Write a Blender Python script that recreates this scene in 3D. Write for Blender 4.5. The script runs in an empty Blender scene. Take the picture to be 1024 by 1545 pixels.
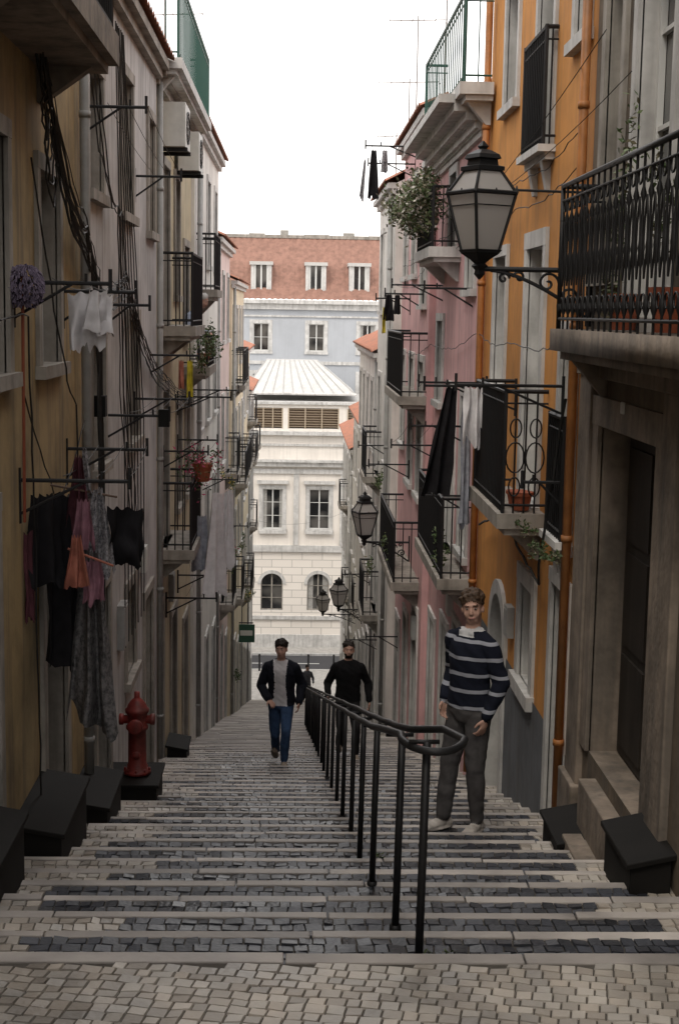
import bpy, math, random, time, bmesh
import numpy as np
from mathutils import Vector, Matrix, noise
T00=time.time()
random.seed(7)
V=Vector
SC=bpy.context.scene
def gz(y): return -1.19-.26*min(max(y,5.64),65.64)
# ------------------------------------------------------------------ materials
def _nt(name):
    m=bpy.data.materials.new(name); m.use_nodes=True
    nt=m.node_tree; b=nt.nodes['Principled BSDF']; return m,nt,b
def mat(name,col,rough=.8,var=.25,scale=2.5,streak=0.0,bump=0,bscale=45,metal=0,col2=None,spec=.4,det=4):
    m,nt,b=_nt(name); N=nt.nodes.new; L=nt.links.new
    b.inputs['Roughness'].default_value=rough; b.inputs['Metallic'].default_value=metal
    b.inputs['Specular IOR Level'].default_value=spec
    if var==0: b.inputs['Base Color'].default_value=(*col,1); return m
    tc=N('ShaderNodeTexCoord')
    n1=N('ShaderNodeTexNoise'); n1.inputs['Scale'].default_value=scale; n1.inputs['Detail'].default_value=det; n1.inputs['Roughness'].default_value=.65
    L(tc.outputs['Object'],n1.inputs['Vector'])
    mr=N('ShaderNodeMapRange'); mr.inputs[1].default_value=.38; mr.inputs[2].default_value=.68
    L(n1.outputs['Fac'],mr.inputs[0])
    mx=N('ShaderNodeMix'); mx.data_type='RGBA'
    c2=col2 if col2 else tuple(c*(1-var) for c in col)
    mx.inputs[6].default_value=(*col,1); mx.inputs[7].default_value=(*c2,1)
    L(mr.outputs[0],mx.inputs[0]); out=mx.outputs[2]
    if streak>0:
        mp=N('ShaderNodeMapping'); mp.inputs['Scale'].default_value=(8,8,.55); L(tc.outputs['Object'],mp.inputs[0])
        n2=N('ShaderNodeTexNoise'); n2.inputs['Scale'].default_value=1; n2.inputs['Detail'].default_value=3
        L(mp.outputs[0],n2.inputs['Vector'])
        m2=N('ShaderNodeMapRange'); m2.inputs[1].default_value=.48; m2.inputs[2].default_value=.75; m2.inputs[4].default_value=streak
        L(n2.outputs['Fac'],m2.inputs[0])
        x2=N('ShaderNodeMix'); x2.data_type='RGBA'; x2.inputs[7].default_value=(.09,.08,.07,1)
        L(out,x2.inputs[6]); L(m2.outputs[0],x2.inputs[0]); out=x2.outputs[2]
    L(out,b.inputs['Base Color'])
    if bump:
        n3=N('ShaderNodeTexNoise'); n3.inputs['Scale'].default_value=bscale; n3.inputs['Detail'].default_value=1
        L(tc.outputs['Object'],n3.inputs['Vector'])
        bp=N('ShaderNodeBump'); bp.inputs['Strength'].default_value=bump; bp.inputs['Distance'].default_value=.01
        L(n3.outputs['Fac'],bp.inputs['Height']); L(bp.outputs[0],b.inputs['Normal'])
    return m
def glassmat():
    m,nt,b=_nt('window_glass'); N=nt.nodes.new; L=nt.links.new
    tc=N('ShaderNodeTexCoord'); n=N('ShaderNodeTexNoise'); n.inputs['Scale'].default_value=.9; n.inputs['Detail'].default_value=1
    L(tc.outputs['Object'],n.inputs['Vector'])
    r=N('ShaderNodeValToRGB'); r.color_ramp.elements[0].position=.45; r.color_ramp.elements[0].color=(.012,.013,.014,1)
    r.color_ramp.elements[1].position=.62; r.color_ramp.elements[1].color=(.10,.095,.088,1)
    L(n.outputs['Fac'],r.inputs[0]); L(r.outputs[0],b.inputs['Base Color'])
    b.inputs['Roughness'].default_value=.1
    return m
def attrmat(name,rough=.45,bump=.4,bs=50,spec=.5):
    m,nt,b=_nt(name); N=nt.nodes.new; L=nt.links.new
    a=N('ShaderNodeVertexColor'); a.layer_name='Col'
    tc=N('ShaderNodeTexCoord'); n=N('ShaderNodeTexNoise'); n.inputs['Scale'].default_value=2.2; n.inputs['Detail'].default_value=5
    L(tc.outputs['Object'],n.inputs['Vector'])
    mr=N('ShaderNodeMapRange'); mr.inputs[1].default_value=.3; mr.inputs[2].default_value=.7; mr.inputs[3].default_value=.5; mr.inputs[4].default_value=1.2
    L(n.outputs['Fac'],mr.inputs[0])
    mx=N('ShaderNodeVectorMath'); mx.operation='SCALE'; L(a.outputs[0],mx.inputs[0]); L(mr.outputs[0],mx.inputs['Scale'])
    L(mx.outputs[0],b.inputs['Base Color'])
    r2=N('ShaderNodeMapRange'); r2.inputs[1].default_value=.3; r2.inputs[2].default_value=.7; r2.inputs[3].default_value=rough-.12; r2.inputs[4].default_value=rough+.16
    L(n.outputs['Fac'],r2.inputs[0]); L(r2.outputs[0],b.inputs['Roughness']); b.inputs['Specular IOR Level'].default_value=spec
    n3=N('ShaderNodeTexNoise'); n3.inputs['Scale'].default_value=bs; n3.inputs['Detail'].default_value=1
    L(tc.outputs['Object'],n3.inputs['Vector'])
    bp=N('ShaderNodeBump'); bp.inputs['Strength'].default_value=bump; bp.inputs['Distance'].default_value=.006
    L(n3.outputs['Fac'],bp.inputs['Height']); L(bp.outputs[0],b.inputs['Normal'])
    return m
def brickstone(name,col,w=1.1,h=.42):
    m,nt,b=_nt(name); N=nt.nodes.new; L=nt.links.new
    tc=N('ShaderNodeTexCoord')
    sx=N('ShaderNodeSeparateXYZ'); L(tc.outputs['Object'],sx.inputs[0]); cb=N('ShaderNodeCombineXYZ'); L(sx.outputs[0],cb.inputs[0]); L(sx.outputs[2],cb.inputs[1])
    br=N('ShaderNodeTexBrick'); L(cb.outputs[0],br.inputs['Vector']); br.inputs['Scale'].default_value=1
    br.inputs['Brick Width'].default_value=w; br.inputs['Row Height'].default_value=h; br.inputs['Mortar Size'].default_value=.02
    br.inputs['Color1'].default_value=(*col,1); br.inputs['Color2'].default_value=(*[c*.92 for c in col],1); br.inputs['Mortar'].default_value=(*[c*.6 for c in col],1)
    L(br.outputs['Color'],b.inputs['Base Color']); b.inputs['Roughness'].default_value=.8
    return m
def stripemat():
    m,nt,b=_nt('striped_wool'); N=nt.nodes.new; L=nt.links.new
    tc=N('ShaderNodeTexCoord'); sx=N('ShaderNodeSeparateXYZ'); L(tc.outputs['Object'],sx.inputs[0])
    n=N('ShaderNodeTexNoise'); n.inputs['Scale'].default_value=7; n.inputs['Detail'].default_value=1; L(tc.outputs['Object'],n.inputs['Vector'])
    a=N('ShaderNodeMath'); a.operation='MULTIPLY_ADD'; a.inputs[1].default_value=.03; L(n.outputs['Fac'],a.inputs[0]); L(sx.outputs[2],a.inputs[2])
    d=N('ShaderNodeMath'); d.operation='DIVIDE'; d.inputs[1].default_value=.118; L(a.outputs[0],d.inputs[0])
    f=N('ShaderNodeMath'); f.operation='FRACT'; L(d.outputs[0],f.inputs[0])
    g=N('ShaderNodeMath'); g.operation='LESS_THAN'; g.inputs[1].default_value=.22; L(f.outputs[0],g.inputs[0])
    mx=N('ShaderNodeMix'); mx.data_type='RGBA'; mx.inputs[6].default_value=(.010,.012,.021,1); mx.inputs[7].default_value=(.30,.31,.35,1)
    L(g.outputs[0],mx.inputs[0]); L(mx.outputs[2],b.inputs['Base Color']); b.inputs['Roughness'].default_value=.95; b.inputs['Specular IOR Level'].default_value=.15
    return m
def lampglass():
    m,nt,b=_nt('frosted_lamp_glass'); N=nt.nodes.new; L=nt.links.new
    b.inputs['Base Color'].default_value=(.55,.53,.51,1); b.inputs['Roughness'].default_value=.3
    t=N('ShaderNodeBsdfTranslucent'); t.inputs[0].default_value=(.72,.70,.68,1)
    m1=N('ShaderNodeMixShader'); m1.inputs[0].default_value=.55; L(b.outputs[0],m1.inputs[1]); L(t.outputs[0],m1.inputs[2])
    L(m1.outputs[0],nt.nodes['Material Output'].inputs[0]); return m
def clothmat(name,col,col2=None,scale=10,var=.35):
    return mat(name,col,.9,var,scale,0,0,300,0,col2,.2,2)
M={}
M['yellow']=mat('ochre_plaster',(.42,.31,.155),.85,.48,1.3,.65,.2,26)
M['greywhite']=mat('grey_white_plaster',(.54,.53,.525),.85,.36,1.1,.55,.15,26)
M['cream']=mat('cream_plaster',(.56,.48,.32),.85,.3,1.2,.45)
M['white']=mat('white_plaster',(.74,.72,.68),.85,.22,1.0,.32)
M['palecream']=mat('pale_cream_plaster',(.72,.63,.46),.85,.2,1.0,.3)
M['orange']=mat('orange_plaster',(.64,.285,.07),.85,.34,1.0,.28,.15,34)
M['pink']=mat('pink_plaster',(.70,.42,.42),.85,.25,1.0,.3)
M['palepink']=mat('pale_pink_plaster',(.70,.56,.53),.85,.2,1.0,.3)
M['dado']=mat('grey_dado',(.15,.16,.175),.8,.4,1.5,.5)
M['stone']=mat('weathered_stone',(.27,.22,.175),.85,.6,2.2,.8,.5,22)
M['dkstone']=mat('dark_weathered_plaster',(.165,.13,.095),.88,.62,1.6,.82,.55,18)
M['trim']=mat('white_stone_trim',(.60,.59,.57),.75,.3,3,.38)
M['trimg']=mat('grey_stone_trim',(.36,.33,.29),.8,.4,3,.55)
M['frame']=mat('painted_frame',(.60,.60,.58),.5,0)
M['gframe']=mat('dark_green_frame',(.03,.05,.04),.5,0)
M['bframe']=mat('brown_frame',(.10,.06,.04),.6,0)
M['glass']=glassmat()
M['curtain']=mat('net_curtain',(.38,.37,.35),.9,.3,14)
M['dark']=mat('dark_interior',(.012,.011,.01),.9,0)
M['door']=mat('old_dark_door',(.022,.017,.013),.6,.4,5,.3)
M['gdoor']=mat('green_door',(.035,.06,.045),.6,.4,5,.3)
M['iron']=mat('black_iron',(.014,.014,.015),.5,0,spec=.3)
M['giron']=mat('green_iron',(.02,.075,.058),.5,0)
M['cable']=mat('black_cable',(.015,.015,.015),.6,0)
M['tile']=mat('terracotta_tiles',(.42,.17,.105),.85,.45,5,0,0,40,0,(.26,.14,.10))
M['tilefar']=mat('red_roof_tiles',(.30,.165,.125),.85,.35,3)
M['pipeo']=mat('orange_pipe',(.42,.165,.045),.55,.35,5,.4)
M['pipeg']=mat('grey_pipe',(.33,.33,.32),.5,.25,5,.4)
M['red']=mat('hydrant_red_paint',(.22,.026,.02),.55,.55,9,.4)
M['blackbox']=mat('black_sheet_metal',(.011,.010,.009),.75,.3,4,0,0,40,0,None,.2)
M['concrete']=mat('concrete',(.33,.31,.28),.85,.3,3,.3)
M['ac']=mat('ac_white',(.6,.6,.57),.5,.15,5,.2)
M['asphalt']=mat('asphalt',(.06,.06,.065),.8,.2,8)
M['pave']=mat('limestone_paving',(.46,.44,.41),.7,.3,4)
M['cobd']=mat('basalt_setts',(.04,.042,.048),.45,.5,14,0,.5,22)
M['cobl']=mat('limestone_setts',(.36,.32,.28),.55,.4,14,0,.4,22)
M['setts']=attrmat('sett_stone',.40,.45,45,.5)
M['nose']=attrmat('limestone_nosing',.55,.4,25,.4)
M['bed']=mat('sand_joint',(.085,.075,.063),.95,.3,12)
M['ground']=mat('earth_ground',(.16,.14,.11),.95,.3,.3)
M['farstone']=mat('far_white_stone',(.78,.73,.67),.8,.1,.8,.15)
M['rust']=brickstone('rusticated_stone',(.78,.73,.67))
M['fargrey']=mat('blue_grey_render',(.42,.44,.47),.85,.1,.8,.08)
M['louvre']=mat('wood_louvre',(.42,.34,.25),.7,0)
M['zinc']=mat('zinc_roof',(.54,.53,.51),.5,.15,2,.2)
M['seam']=mat('zinc_seam',(.40,.40,.39),.5,0)
M['leaf1']=mat('leaf_green',(.055,.09,.03),.6,0)
M['leaf2']=mat('leaf_light',(.10,.13,.055),.6,0)
M['leaf3']=mat('leaf_dry',(.15,.135,.085),.7,0)
M['flpink']=mat('flower_pink',(.5,.08,.16),.6,0)
M['flyel']=mat('flower_yellow',(.6,.45,.10),.6,0)
M['flwhite']=mat('flower_white',(.5,.47,.42),.6,0)
M['pot']=mat('terracotta_pot',(.36,.10,.05),.8,.3,8)
M['lampglass']=lampglass()
M['sign']=mat('green_sign_paint',(.03,.09,.06),.5,0)
M['broom']=mat('red_pole',(.24,.06,.03),.5,0)
# ------------------------------------------------------------------ mesh builder
class MB:
    def __init__(s): s.v=[];s.f=[];s.m=[];s.mats=[];s.cols=[]
    def mi(s,k):
        if k not in s.mats: s.mats.append(k)
        return s.mats.index(k)
    def poly(s,pts,k,col=None):
        b=len(s.v); s.v+= [tuple(p) for p in pts]; s.f.append(tuple(range(b,b+len(pts)))); s.m.append(s.mi(k)); s.cols.append(col)
    def hexa(s,P,k,col=None):
        b=len(s.v); s.v+=[tuple(p) for p in P]; i=s.mi(k)
        for f in ((0,3,2,1),(4,5,6,7),(0,1,5,4),(1,2,6,5),(2,3,7,6),(3,0,4,7)):
            s.f.append(tuple(b+a for a in f)); s.m.append(i); s.cols.append(col)
    def box(s,F,u0,u1,v0,v1,w0,w1,k,col=None):
        s.hexa([F(u0,v0,w0),F(u1,v0,w0),F(u1,v1,w0),F(u0,v1,w0),F(u0,v0,w1),F(u1,v0,w1),F(u1,v1,w1),F(u0,v1,w1)],k,col)
    def tube(s,P,r,k,n=6,cap=True):
        P=[V(p) for p in P]; i=s.mi(k); b=len(s.v); R=r if isinstance(r,(list,tuple)) else [r]*len(P)
        up=None; cs=[(math.cos(2*math.pi*t/n),math.sin(2*math.pi*t/n)) for t in range(n)]
        for j,p in enumerate(P):
            d=(P[min(j+1,len(P)-1)]-P[max(j-1,0)])
            if d.length<1e-9: d=V((0,0,1))
            d.normalize()
            if up is None: up=V((0,0,1)) if abs(d.z)<.9 else V((1,0,0))
            a=(up-d*up.dot(d)); 
            if a.length<1e-4: a=d.orthogonal()
            a.normalize(); up=a; c=d.cross(a); rr=R[j]
            for q0,q1 in cs: s.v.append((p.x+(a.x*q0+c.x*q1)*rr,p.y+(a.y*q0+c.y*q1)*rr,p.z+(a.z*q0+c.z*q1)*rr))
        for j in range(len(P)-1):
            for t in range(n):
                s.f.append((b+j*n+t,b+j*n+(t+1)%n,b+(j+1)*n+(t+1)%n,b+(j+1)*n+t)); s.m.append(i); s.cols.append(None)
        if cap:
            s.f.append(tuple(b+t for t in range(n))[::-1]); s.m.append(i); s.cols.append(None)
            s.f.append(tuple(b+(len(P)-1)*n+t for t in range(n))); s.m.append(i); s.cols.append(None)
    def obj(s,name,parent=None,smooth=False,bevel=0,loc=None):
        me=bpy.data.meshes.new(name); me.from_pydata(s.v,[],s.f)
        for k in s.mats: me.materials.append(M[k] if isinstance(k,str) else k)
        me.polygons.foreach_set('material_index',s.m)
        if any(c is not None for c in s.cols):
            ca=me.color_attributes.new('Col','FLOAT_COLOR','CORNER'); arr=[]
            for f,c in zip(s.f,s.cols):
                c=c or (.3,.3,.3); arr+= [c[0],c[1],c[2],1]*len(f)
            ca.data.foreach_set('color',arr)
        if smooth: me.polygons.foreach_set('use_smooth',[True]*len(s.f))
        me.update()
        o=bpy.data.objects.new(name,me); SC.collection.objects.link(o)
        if parent: o.parent=parent
        if loc: o.location=loc
        if bevel:
            bv=o.modifiers.new('b','BEVEL'); bv.width=bevel; bv.segments=2; bv.limit_method='ANGLE'
        return o
def empty(name,loc=(0,0,0)):
    e=bpy.data.objects.new(name,None); SC.collection.objects.link(e); e.location=loc; e.empty_display_size=.2; return e
W=lambda u,v,w:(u,v,w)
def FL(x): return lambda u,v,w:(x+w,u,v)
def FR(x): return lambda u,v,w:(x-w,u,v)
def FF(y): return lambda u,v,w:(u,y-w,v)
# ------------------------------------------------------------------ people
SK=mat('skin',(.45,.27,.205),.6,0)
HB=mat('brown_hair',(.07,.04,.022),.7,.5,60,det=1); HD=mat('dark_hair',(.022,.015,.011),.7,.5,60,det=1); HG=mat('grey_hair',(.45,.44,.42),.7,.3,60,det=1)
EW=mat('eye_white',(.34,.32,.30),.35,0); EI=mat('iris_dark',(.03,.02,.015),.3,0); LIP=mat('lips',(.33,.14,.12),.5,0)
STR=stripemat()
def cm(n,c,v=.3,s=14): return mat(n,c,.9,v,s,0,0,220,0,None,.2,2)
JEAN=cm('blue_denim',(.04,.075,.15)); GREYP=cm('grey_trousers',(.085,.08,.08)); DKP=cm('dark_trousers',(.018,.017,.018)); BLK=cm('black_knit',(.008,.008,.009)); NAVYJ=cm('dark_jacket',(.012,.014,.021)); TEE=cm('white_tshirt',(.62,.61,.62),.12); SHOEW=cm('light_shoes',(.50,.46,.42)); SHOEB=cm('tan_shoes',(.36,.30,.24)); COL=cm('white_collar',(.5,.5,.51),.1); BLUS=cm('pale_blue_shirt',(.42,.47,.58)); GREYJ=cm('grey_jacket',(.09,.09,.10))
def figure(name,loc,rot,H,J,st,vox=.008,head=(0,0,0)):
    par=empty(name,loc); par.rotation_euler=(0,0,rot); S=H/1.78; par.scale=(S,S,S)
    bm=bmesh.new(); segs=[]
    def ball(m,n): bmesh.ops.create_uvsphere(bm,u_segments=n,v_segments=n//2+1,radius=1,matrix=m)
    def ell(c,r,lab=None,rotm=None,n=14):
        ball(Matrix.Translation(V(c))@(rotm.to_4x4() if rotm else Matrix())@Matrix.Diagonal((*r,1)),n)
        if lab: segs.append((V(c),V(c),min(r),lab))
    def seg(a,b,ra,rb,lab,n=14):
        a,b=V(a),V(b); d=b-a
        q=V((0,0,1)).rotation_difference(d).to_matrix().to_4x4()
        bmesh.ops.create_cone(bm,cap_ends=True,segments=n,radius1=ra,radius2=rb,depth=d.length,matrix=Matrix.Translation((a+b)/2)@q)
        for c,r in ((a,ra),(b,rb)): ball(Matrix.Translation(c)@Matrix.Diagonal((r,r,r,1)),n)
        segs.append((a,b,(ra+rb)/2,lab))
    lean=J.get('lean',(0,0)); 
    def T(p):
        k=max(0,p[2]-.95); return V((p[0]+lean[0]*k,p[1]+lean[1]*k,p[2]))
    bulk=st.get('bulk',1.0)
    rings=[(.83,.12,.10,.0),(.90,.165,.12,.0),(.97,.168,.12,0),(1.04,.155,.112,-.005),(1.12,.15,.11,-.008),(1.22,.16,.117,-.008),(1.31,.17,.12,-.004),(1.37,.17,.112,.004),(1.42,.145,.095,.01),(1.46,.10,.078,.014),(1.49,.065,.062,.012)]
    n=24; rv=[]
    for z,a,b,y in rings:
        rv.append([bm.verts.new(T((a*bulk*math.cos(t*2*math.pi/n),y+b*bulk*math.sin(t*2*math.pi/n),z))) for t in range(n)])
    for r0,r1 in zip(rv,rv[1:]):
        for t in range(n): bm.faces.new((r0[t],r0[(t+1)%n],r1[(t+1)%n],r1[t]))
    bm.faces.new(rv[0][::-1]); bm.faces.new(rv[-1])
    segs.append((T((0,0,.90)),T((0,0,.86)),.12,'pants')); segs.append((T((0,0,1.0)),T((0,0,1.36)),.14,'top'))
    hc=T((0,0,1.635))+V(J.get('hoff',(0,0,0)))
    seg(T((0,.012,1.46)),hc+V((0,.02,-.07)),.056,.054,'neck')
    for s in (1,-1):
        h=V((.086*s,0,.89)); k,a=V(J['kn'][s]),V(J['an'][s]); pr=st.get('pr',1)
        seg(h,k,.09*pr,.066*pr,'pants'); a2=k.lerp(a,.94)
        seg(k,k.lerp(a,.45),.064*pr,.061*pr,'pants'); seg(k.lerp(a,.45),a2,.06*pr,.05*pr,'pants')
        ell((h.x*.9,.045,.885),(.08,.085,.085)); 
        yaw=J.get('fy',{}).get(s,.12*s); pit=J.get('fp',{}).get(s,0)
        fm=Matrix.Rotation(yaw,3,'Z')@Matrix.Rotation(pit,3,'X')
        def fo(x,y,z): return a+fm@V((x,y,z))
        for (y,z,r) in ((.035,-.045,(.038,.047,.04)),(-.03,-.04,(.04,.065,.044)),(-.095,-.05,(.046,.065,.034)),(-.15,-.058,(.044,.055,.028))):
            ell(fo(0,y,z),r,'shoe',fm)
        segs.append((fo(0,.03,-.05),fo(0,-.17,-.06),.05,'shoe')); ell(fo(0,-.055,-.075),(.047,.145,.014),None,fm)
    for s in (1,-1):
        sh=T((.165*s,.006,1.385)); e,w=V(J['el'][s]),V(J['wr'][s]); ar=st.get('ar',1)
        seg(T((.045*s,.012,1.445)),sh,.052,.058*ar,'top'); seg(sh,e,.06*ar,.048*ar,'top'); cuff=e.lerp(w,.93); seg(e,cuff,.047*ar,.036*ar,'top')
        seg(cuff,w,.027,.026,'hand')
        d=V(J['hd'][s]).normalized(); nn=V(J['hn'][s]); nn=(nn-d*nn.dot(d)).normalized(); sd=V(J['ht'][s]); sd=(sd-d*sd.dot(d)-nn*sd.dot(nn)).normalized()
        rm=Matrix((sd,d,nn)).transposed()
        ell(w+d*.05,(.038,.05,.017),'hand',rm)
        cu=J.get('curl',{}).get(s,.45)
        for off,ln,fan in ((.030,.066,.12),(.010,.074,.03),(-.011,.069,-.05),(-.030,.054,-.14)):
            p=w+d*.083+sd*off; dr=(d+sd*fan).normalized(); ang=cu*.6
            for q in range(3):
                dd=(dr*math.cos(ang)+nn*math.sin(ang)); p2=p+dd*ln*(.45,.32,.26)[q]; seg(p,p2,(.0092,.0085,.0078)[q],(.0085,.0078,.007)[q],'hand',8); p=p2; ang+=cu
        p=w+d*.03+sd*.027; p2=p+(d*.65+sd*.7+nn*.25).normalized()*.038; seg(p,p2,.013,.011,'hand',8); p3=p2+(d*.9+sd*.25+nn*.35).normalized()*.03; seg(p2,p3,.0105,.009,'hand',8)
    hm=Matrix.Rotation(head[2],3,'Z')@Matrix.Rotation(head[0],3,'X')@Matrix.Rotation(head[1],3,'Y')
    def hl(x,y,z): return hc+hm@V((x,y,z))
    for c,r in (((0,.012,.035),(.073,.09,.08)),((0,-.02,-.028),(.064,.066,.08)),((0,-.028,-.078),(.048,.046,.036)),((0,-.070,.026),(.046,.016,.010)),((.03,-.055,-.035),(.028,.022,.032)),((-.03,-.055,-.035),(.028,.022,.032)),((.075,.008,-.012),(.009,.017,.028)),((-.075,.008,-.012),(.009,.017,.028)),((0,-.082,-.064),(.025,.010,.008)),((0,-.093,-.034),(.014,.010,.009))): ell(hl(*c),r,None,hm)
    a,b=hl(0,-.076,.012),hl(0,-.094,-.03); q=V((0,0,1)).rotation_difference(b-a).to_matrix().to_4x4()
    bmesh.ops.create_cone(bm,cap_ends=True,segments=10,radius1=.008,radius2=.012,depth=(b-a).length,matrix=Matrix.Translation((a+b)/2)@q)
    rn=random.Random(len(name))
    ell(hl(0,.022,.045),(.083,.096,.081),None,hm)
    for i in range(st.get('clumps',26)):
        t=rn.uniform(0,6.28); e=rn.uniform(.05,1.3); x=.074*math.cos(t)*math.cos(e); y=.02+.086*math.sin(t)*math.cos(e); z=.055+.072*math.sin(e)
        if y<-.045 and z<.075: continue
        ell(hl(x,y,z),(rn.uniform(.016,.03),rn.uniform(.016,.03),rn.uniform(.012,.022)),None,hm,8)
    if st.get('collar'):
        for s in (1,-1): ell(T((.042*s,-.045,1.465)),(.03,.03,.028))
        ell(T((0,.02,1.475)),(.068,.068,.025))
    me=bpy.data.meshes.new(name+'_raw'); bm.to_mesh(me); bm.free(); tmp=bpy.data.objects.new('tmp',me); SC.collection.objects.link(tmp)
    r=tmp.modifiers.new('r','REMESH'); r.mode='VOXEL'; r.voxel_size=vox; sm=tmp.modifiers.new('s','SMOOTH'); sm.factor=.5; sm.iterations=2
    dg=bpy.context.evaluated_depsgraph_get(); me2=bpy.data.meshes.new_from_object(tmp.evaluated_get(dg)); bpy.data.objects.remove(tmp)
    for m in [SK,st['top'],st['pants'],st['shoe'],st.get('hairm',HB),LIP,st.get('inner',TEE)]: me2.materials.append(m)
    NV=len(me2.vertices); co=np.empty(NV*3); me2.vertices.foreach_get('co',co); C=co.reshape(-1,3)
    nr=np.empty(NV*3); me2.vertices.foreach_get('normal',nr); NR=nr.reshape(-1,3)
    hmi=np.array(hm.inverted()); Q=(C-np.array(hc))@hmi.T
    labs={'neck':0,'hand':0,'top':1,'pants':2,'shoe':3}
    best=np.full(NV,9.);lab=np.zeros(NV,int); isneck=np.zeros(NV,bool)
    for a,b,rr,lb in segs:
        a_,d_=np.array(a),np.array(b-a); L2=d_@d_
        t=np.clip(((C-a_)@d_)/L2,0,1) if L2>0 else np.zeros(NV)
        ds=np.linalg.norm(C-(a_+t[:,None]*d_),axis=1)-rr; k=ds<best; best[k]=ds[k]; lab[k]=labs[lb]; isneck[k]=(lb=='neck')
    x,y,z=C.T; hz=st.get('hemz',.93); col=st.get('collar'); op=st.get('open')
    cx=x-lean[0]*np.maximum(0,z-.95)
    lab=np.where((lab==1)&(z<hz)&(np.abs(x)<.175),2,lab)
    lab=np.where((lab==2)&(z>hz),1,lab)
    if op: lab=np.where((lab==1)&(y<-.02)&(np.abs(cx)<.082+.012*np.sin(z*9))&(z>hz-.02),6,lab)
    if col: lab=np.where(isneck&(z<1.492),6,lab); lab=np.where((lab==1)&((z>1.478)|((z>1.44)&(y<-.03)&(np.abs(x)<.07))),6,lab)
    qx,qy,qz=Q.T; H_=(np.linalg.norm(Q,axis=1)<.2)&(qz>-.12)&(z>1.47)
    bald=st.get('bald',0)
    hair=((qz>.060+bald-np.maximum(0,qy+.075)*.35-np.abs(qx)*.3)|((qy>.022)&(qz>-.06)))&~((np.abs(qx)>.074)&(np.abs(qz+.012)<.032)&(np.abs(qy-.005)<.022))
    brow=(qy<-.055)&(np.abs(qx)>.014)&(np.abs(qx)<.044)&(qz>.021)&(qz<.029)
    hl_=np.zeros(NV,int); hl_[hair|brow]=4
    if st.get('beard'): hl_[(qy<.01)&(qz<-.04)&(qz>-.115)&~((np.abs(qx)<.022)&(qz<-.055)&(qz>-.072))&~((qz>-.05)&(np.abs(qx)<.03))]=4
    hl_[(qy<-.075)&(np.abs(qx)<.024)&(np.abs(qz+.064)<.006)]=5
    lab=np.where(H_,hl_,lab)
    out=C.copy()
    for i in range(NV):
        l=lab[i]; 
        if l in (0,5,3): continue
        X,Y_,Z=C[i]
        if l in(1,6): dd=.010*noise.noise((X*9,Y_*9,Z*5+3))+.008*noise.noise((X*7,Y_*7,Z*20+X*14))+(.012 if (op and l==1) else .004 if l==1 else -.002)
        elif l==2: dd=.009*noise.noise((X*9,Y_*9,Z*4))+.006*noise.noise((X*10+4+Z*8,Y_*10,Z*16))
        else: dd=.006*noise.noise((X*70,Y_*70,Z*70))+.003
        out[i]+=NR[i]*dd
    me2.vertices.foreach_set('co',out.ravel())
    NP=len(me2.polygons); fi=np.empty(NP,int); me2.polygons.foreach_get('loop_start',fi); lv=np.empty(len(me2.loops),int); me2.loops.foreach_get('vertex_index',lv)
    me2.polygons.foreach_set('material_index',lab[lv[fi]].astype(np.int32)); me2.polygons.foreach_set('use_smooth',[True]*NP)
    me2.update(); o=bpy.data.objects.new('body',me2); SC.collection.objects.link(o); o.parent=par
    eo=bpy.data.meshes.new('eyes'); b2=bmesh.new()
    for s in (1,-1): bmesh.ops.create_uvsphere(b2,u_segments=12,v_segments=8,radius=1,matrix=Matrix.Translation(hl(.029*s,-.071,.004))@hm.to_4x4()@Matrix.Diagonal((.012,.012,.0048,1)))
    nf=len(b2.faces)
    for s in (1,-1): bmesh.ops.create_uvsphere(b2,u_segments=10,v_segments=6,radius=1,matrix=Matrix.Translation(hl(.029*s,-.0815,.004))@hm.to_4x4()@Matrix.Diagonal((.0058,.003,.0046,1)))
    b2.faces.ensure_lookup_table()
    for i,f in enumerate(b2.faces): f.material_index=0 if i<nf else 1; f.smooth=True
    b2.to_mesh(eo); b2.free(); eo.materials.append(EW); eo.materials.append(EI); oo=bpy.data.objects.new('eyes',eo); SC.collection.objects.link(oo); oo.parent=par
    return par
def hands(**k):
    d=dict(hd={1:(0,-.15,-1),-1:(0,-.15,-1)},hn={1:(-1,0,0),-1:(1,0,0)},ht={1:(0,-1,0),-1:(0,-1,0)}); d.update(k); return d
z0=-2.656
figure('man_in_striped_sweater',(1.37,10.55,z0-.13*10-.004),math.radians(-48),1.90,
 dict(kn={1:(.10,-.035,.49),-1:(-.12,-.06,.49)},an={1:(.09,.02,.088),-1:(-.13,-.10,.088)},el={1:(.235,.07,1.13),-1:(-.25,.10,1.14)},wr={1:(.20,-.05,.89),-1:(-.185,-.06,.95)},fy={1:.2,-1:-.25},curl={1:.5,-1:.5},lean=(-.04,.05),
 **hands(hd={1:(-.1,-.3,-1),-1:(.15,-.35,-1)})),
 dict(top=STR,pants=GREYP,shoe=SHOEW,hairm=HB,clumps=40,collar=1,inner=COL,hemz=.93,bulk=1.04,ar=1.12,pr=1.08),vox=.007,head=(-.04,-.08,math.radians(34)))
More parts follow.
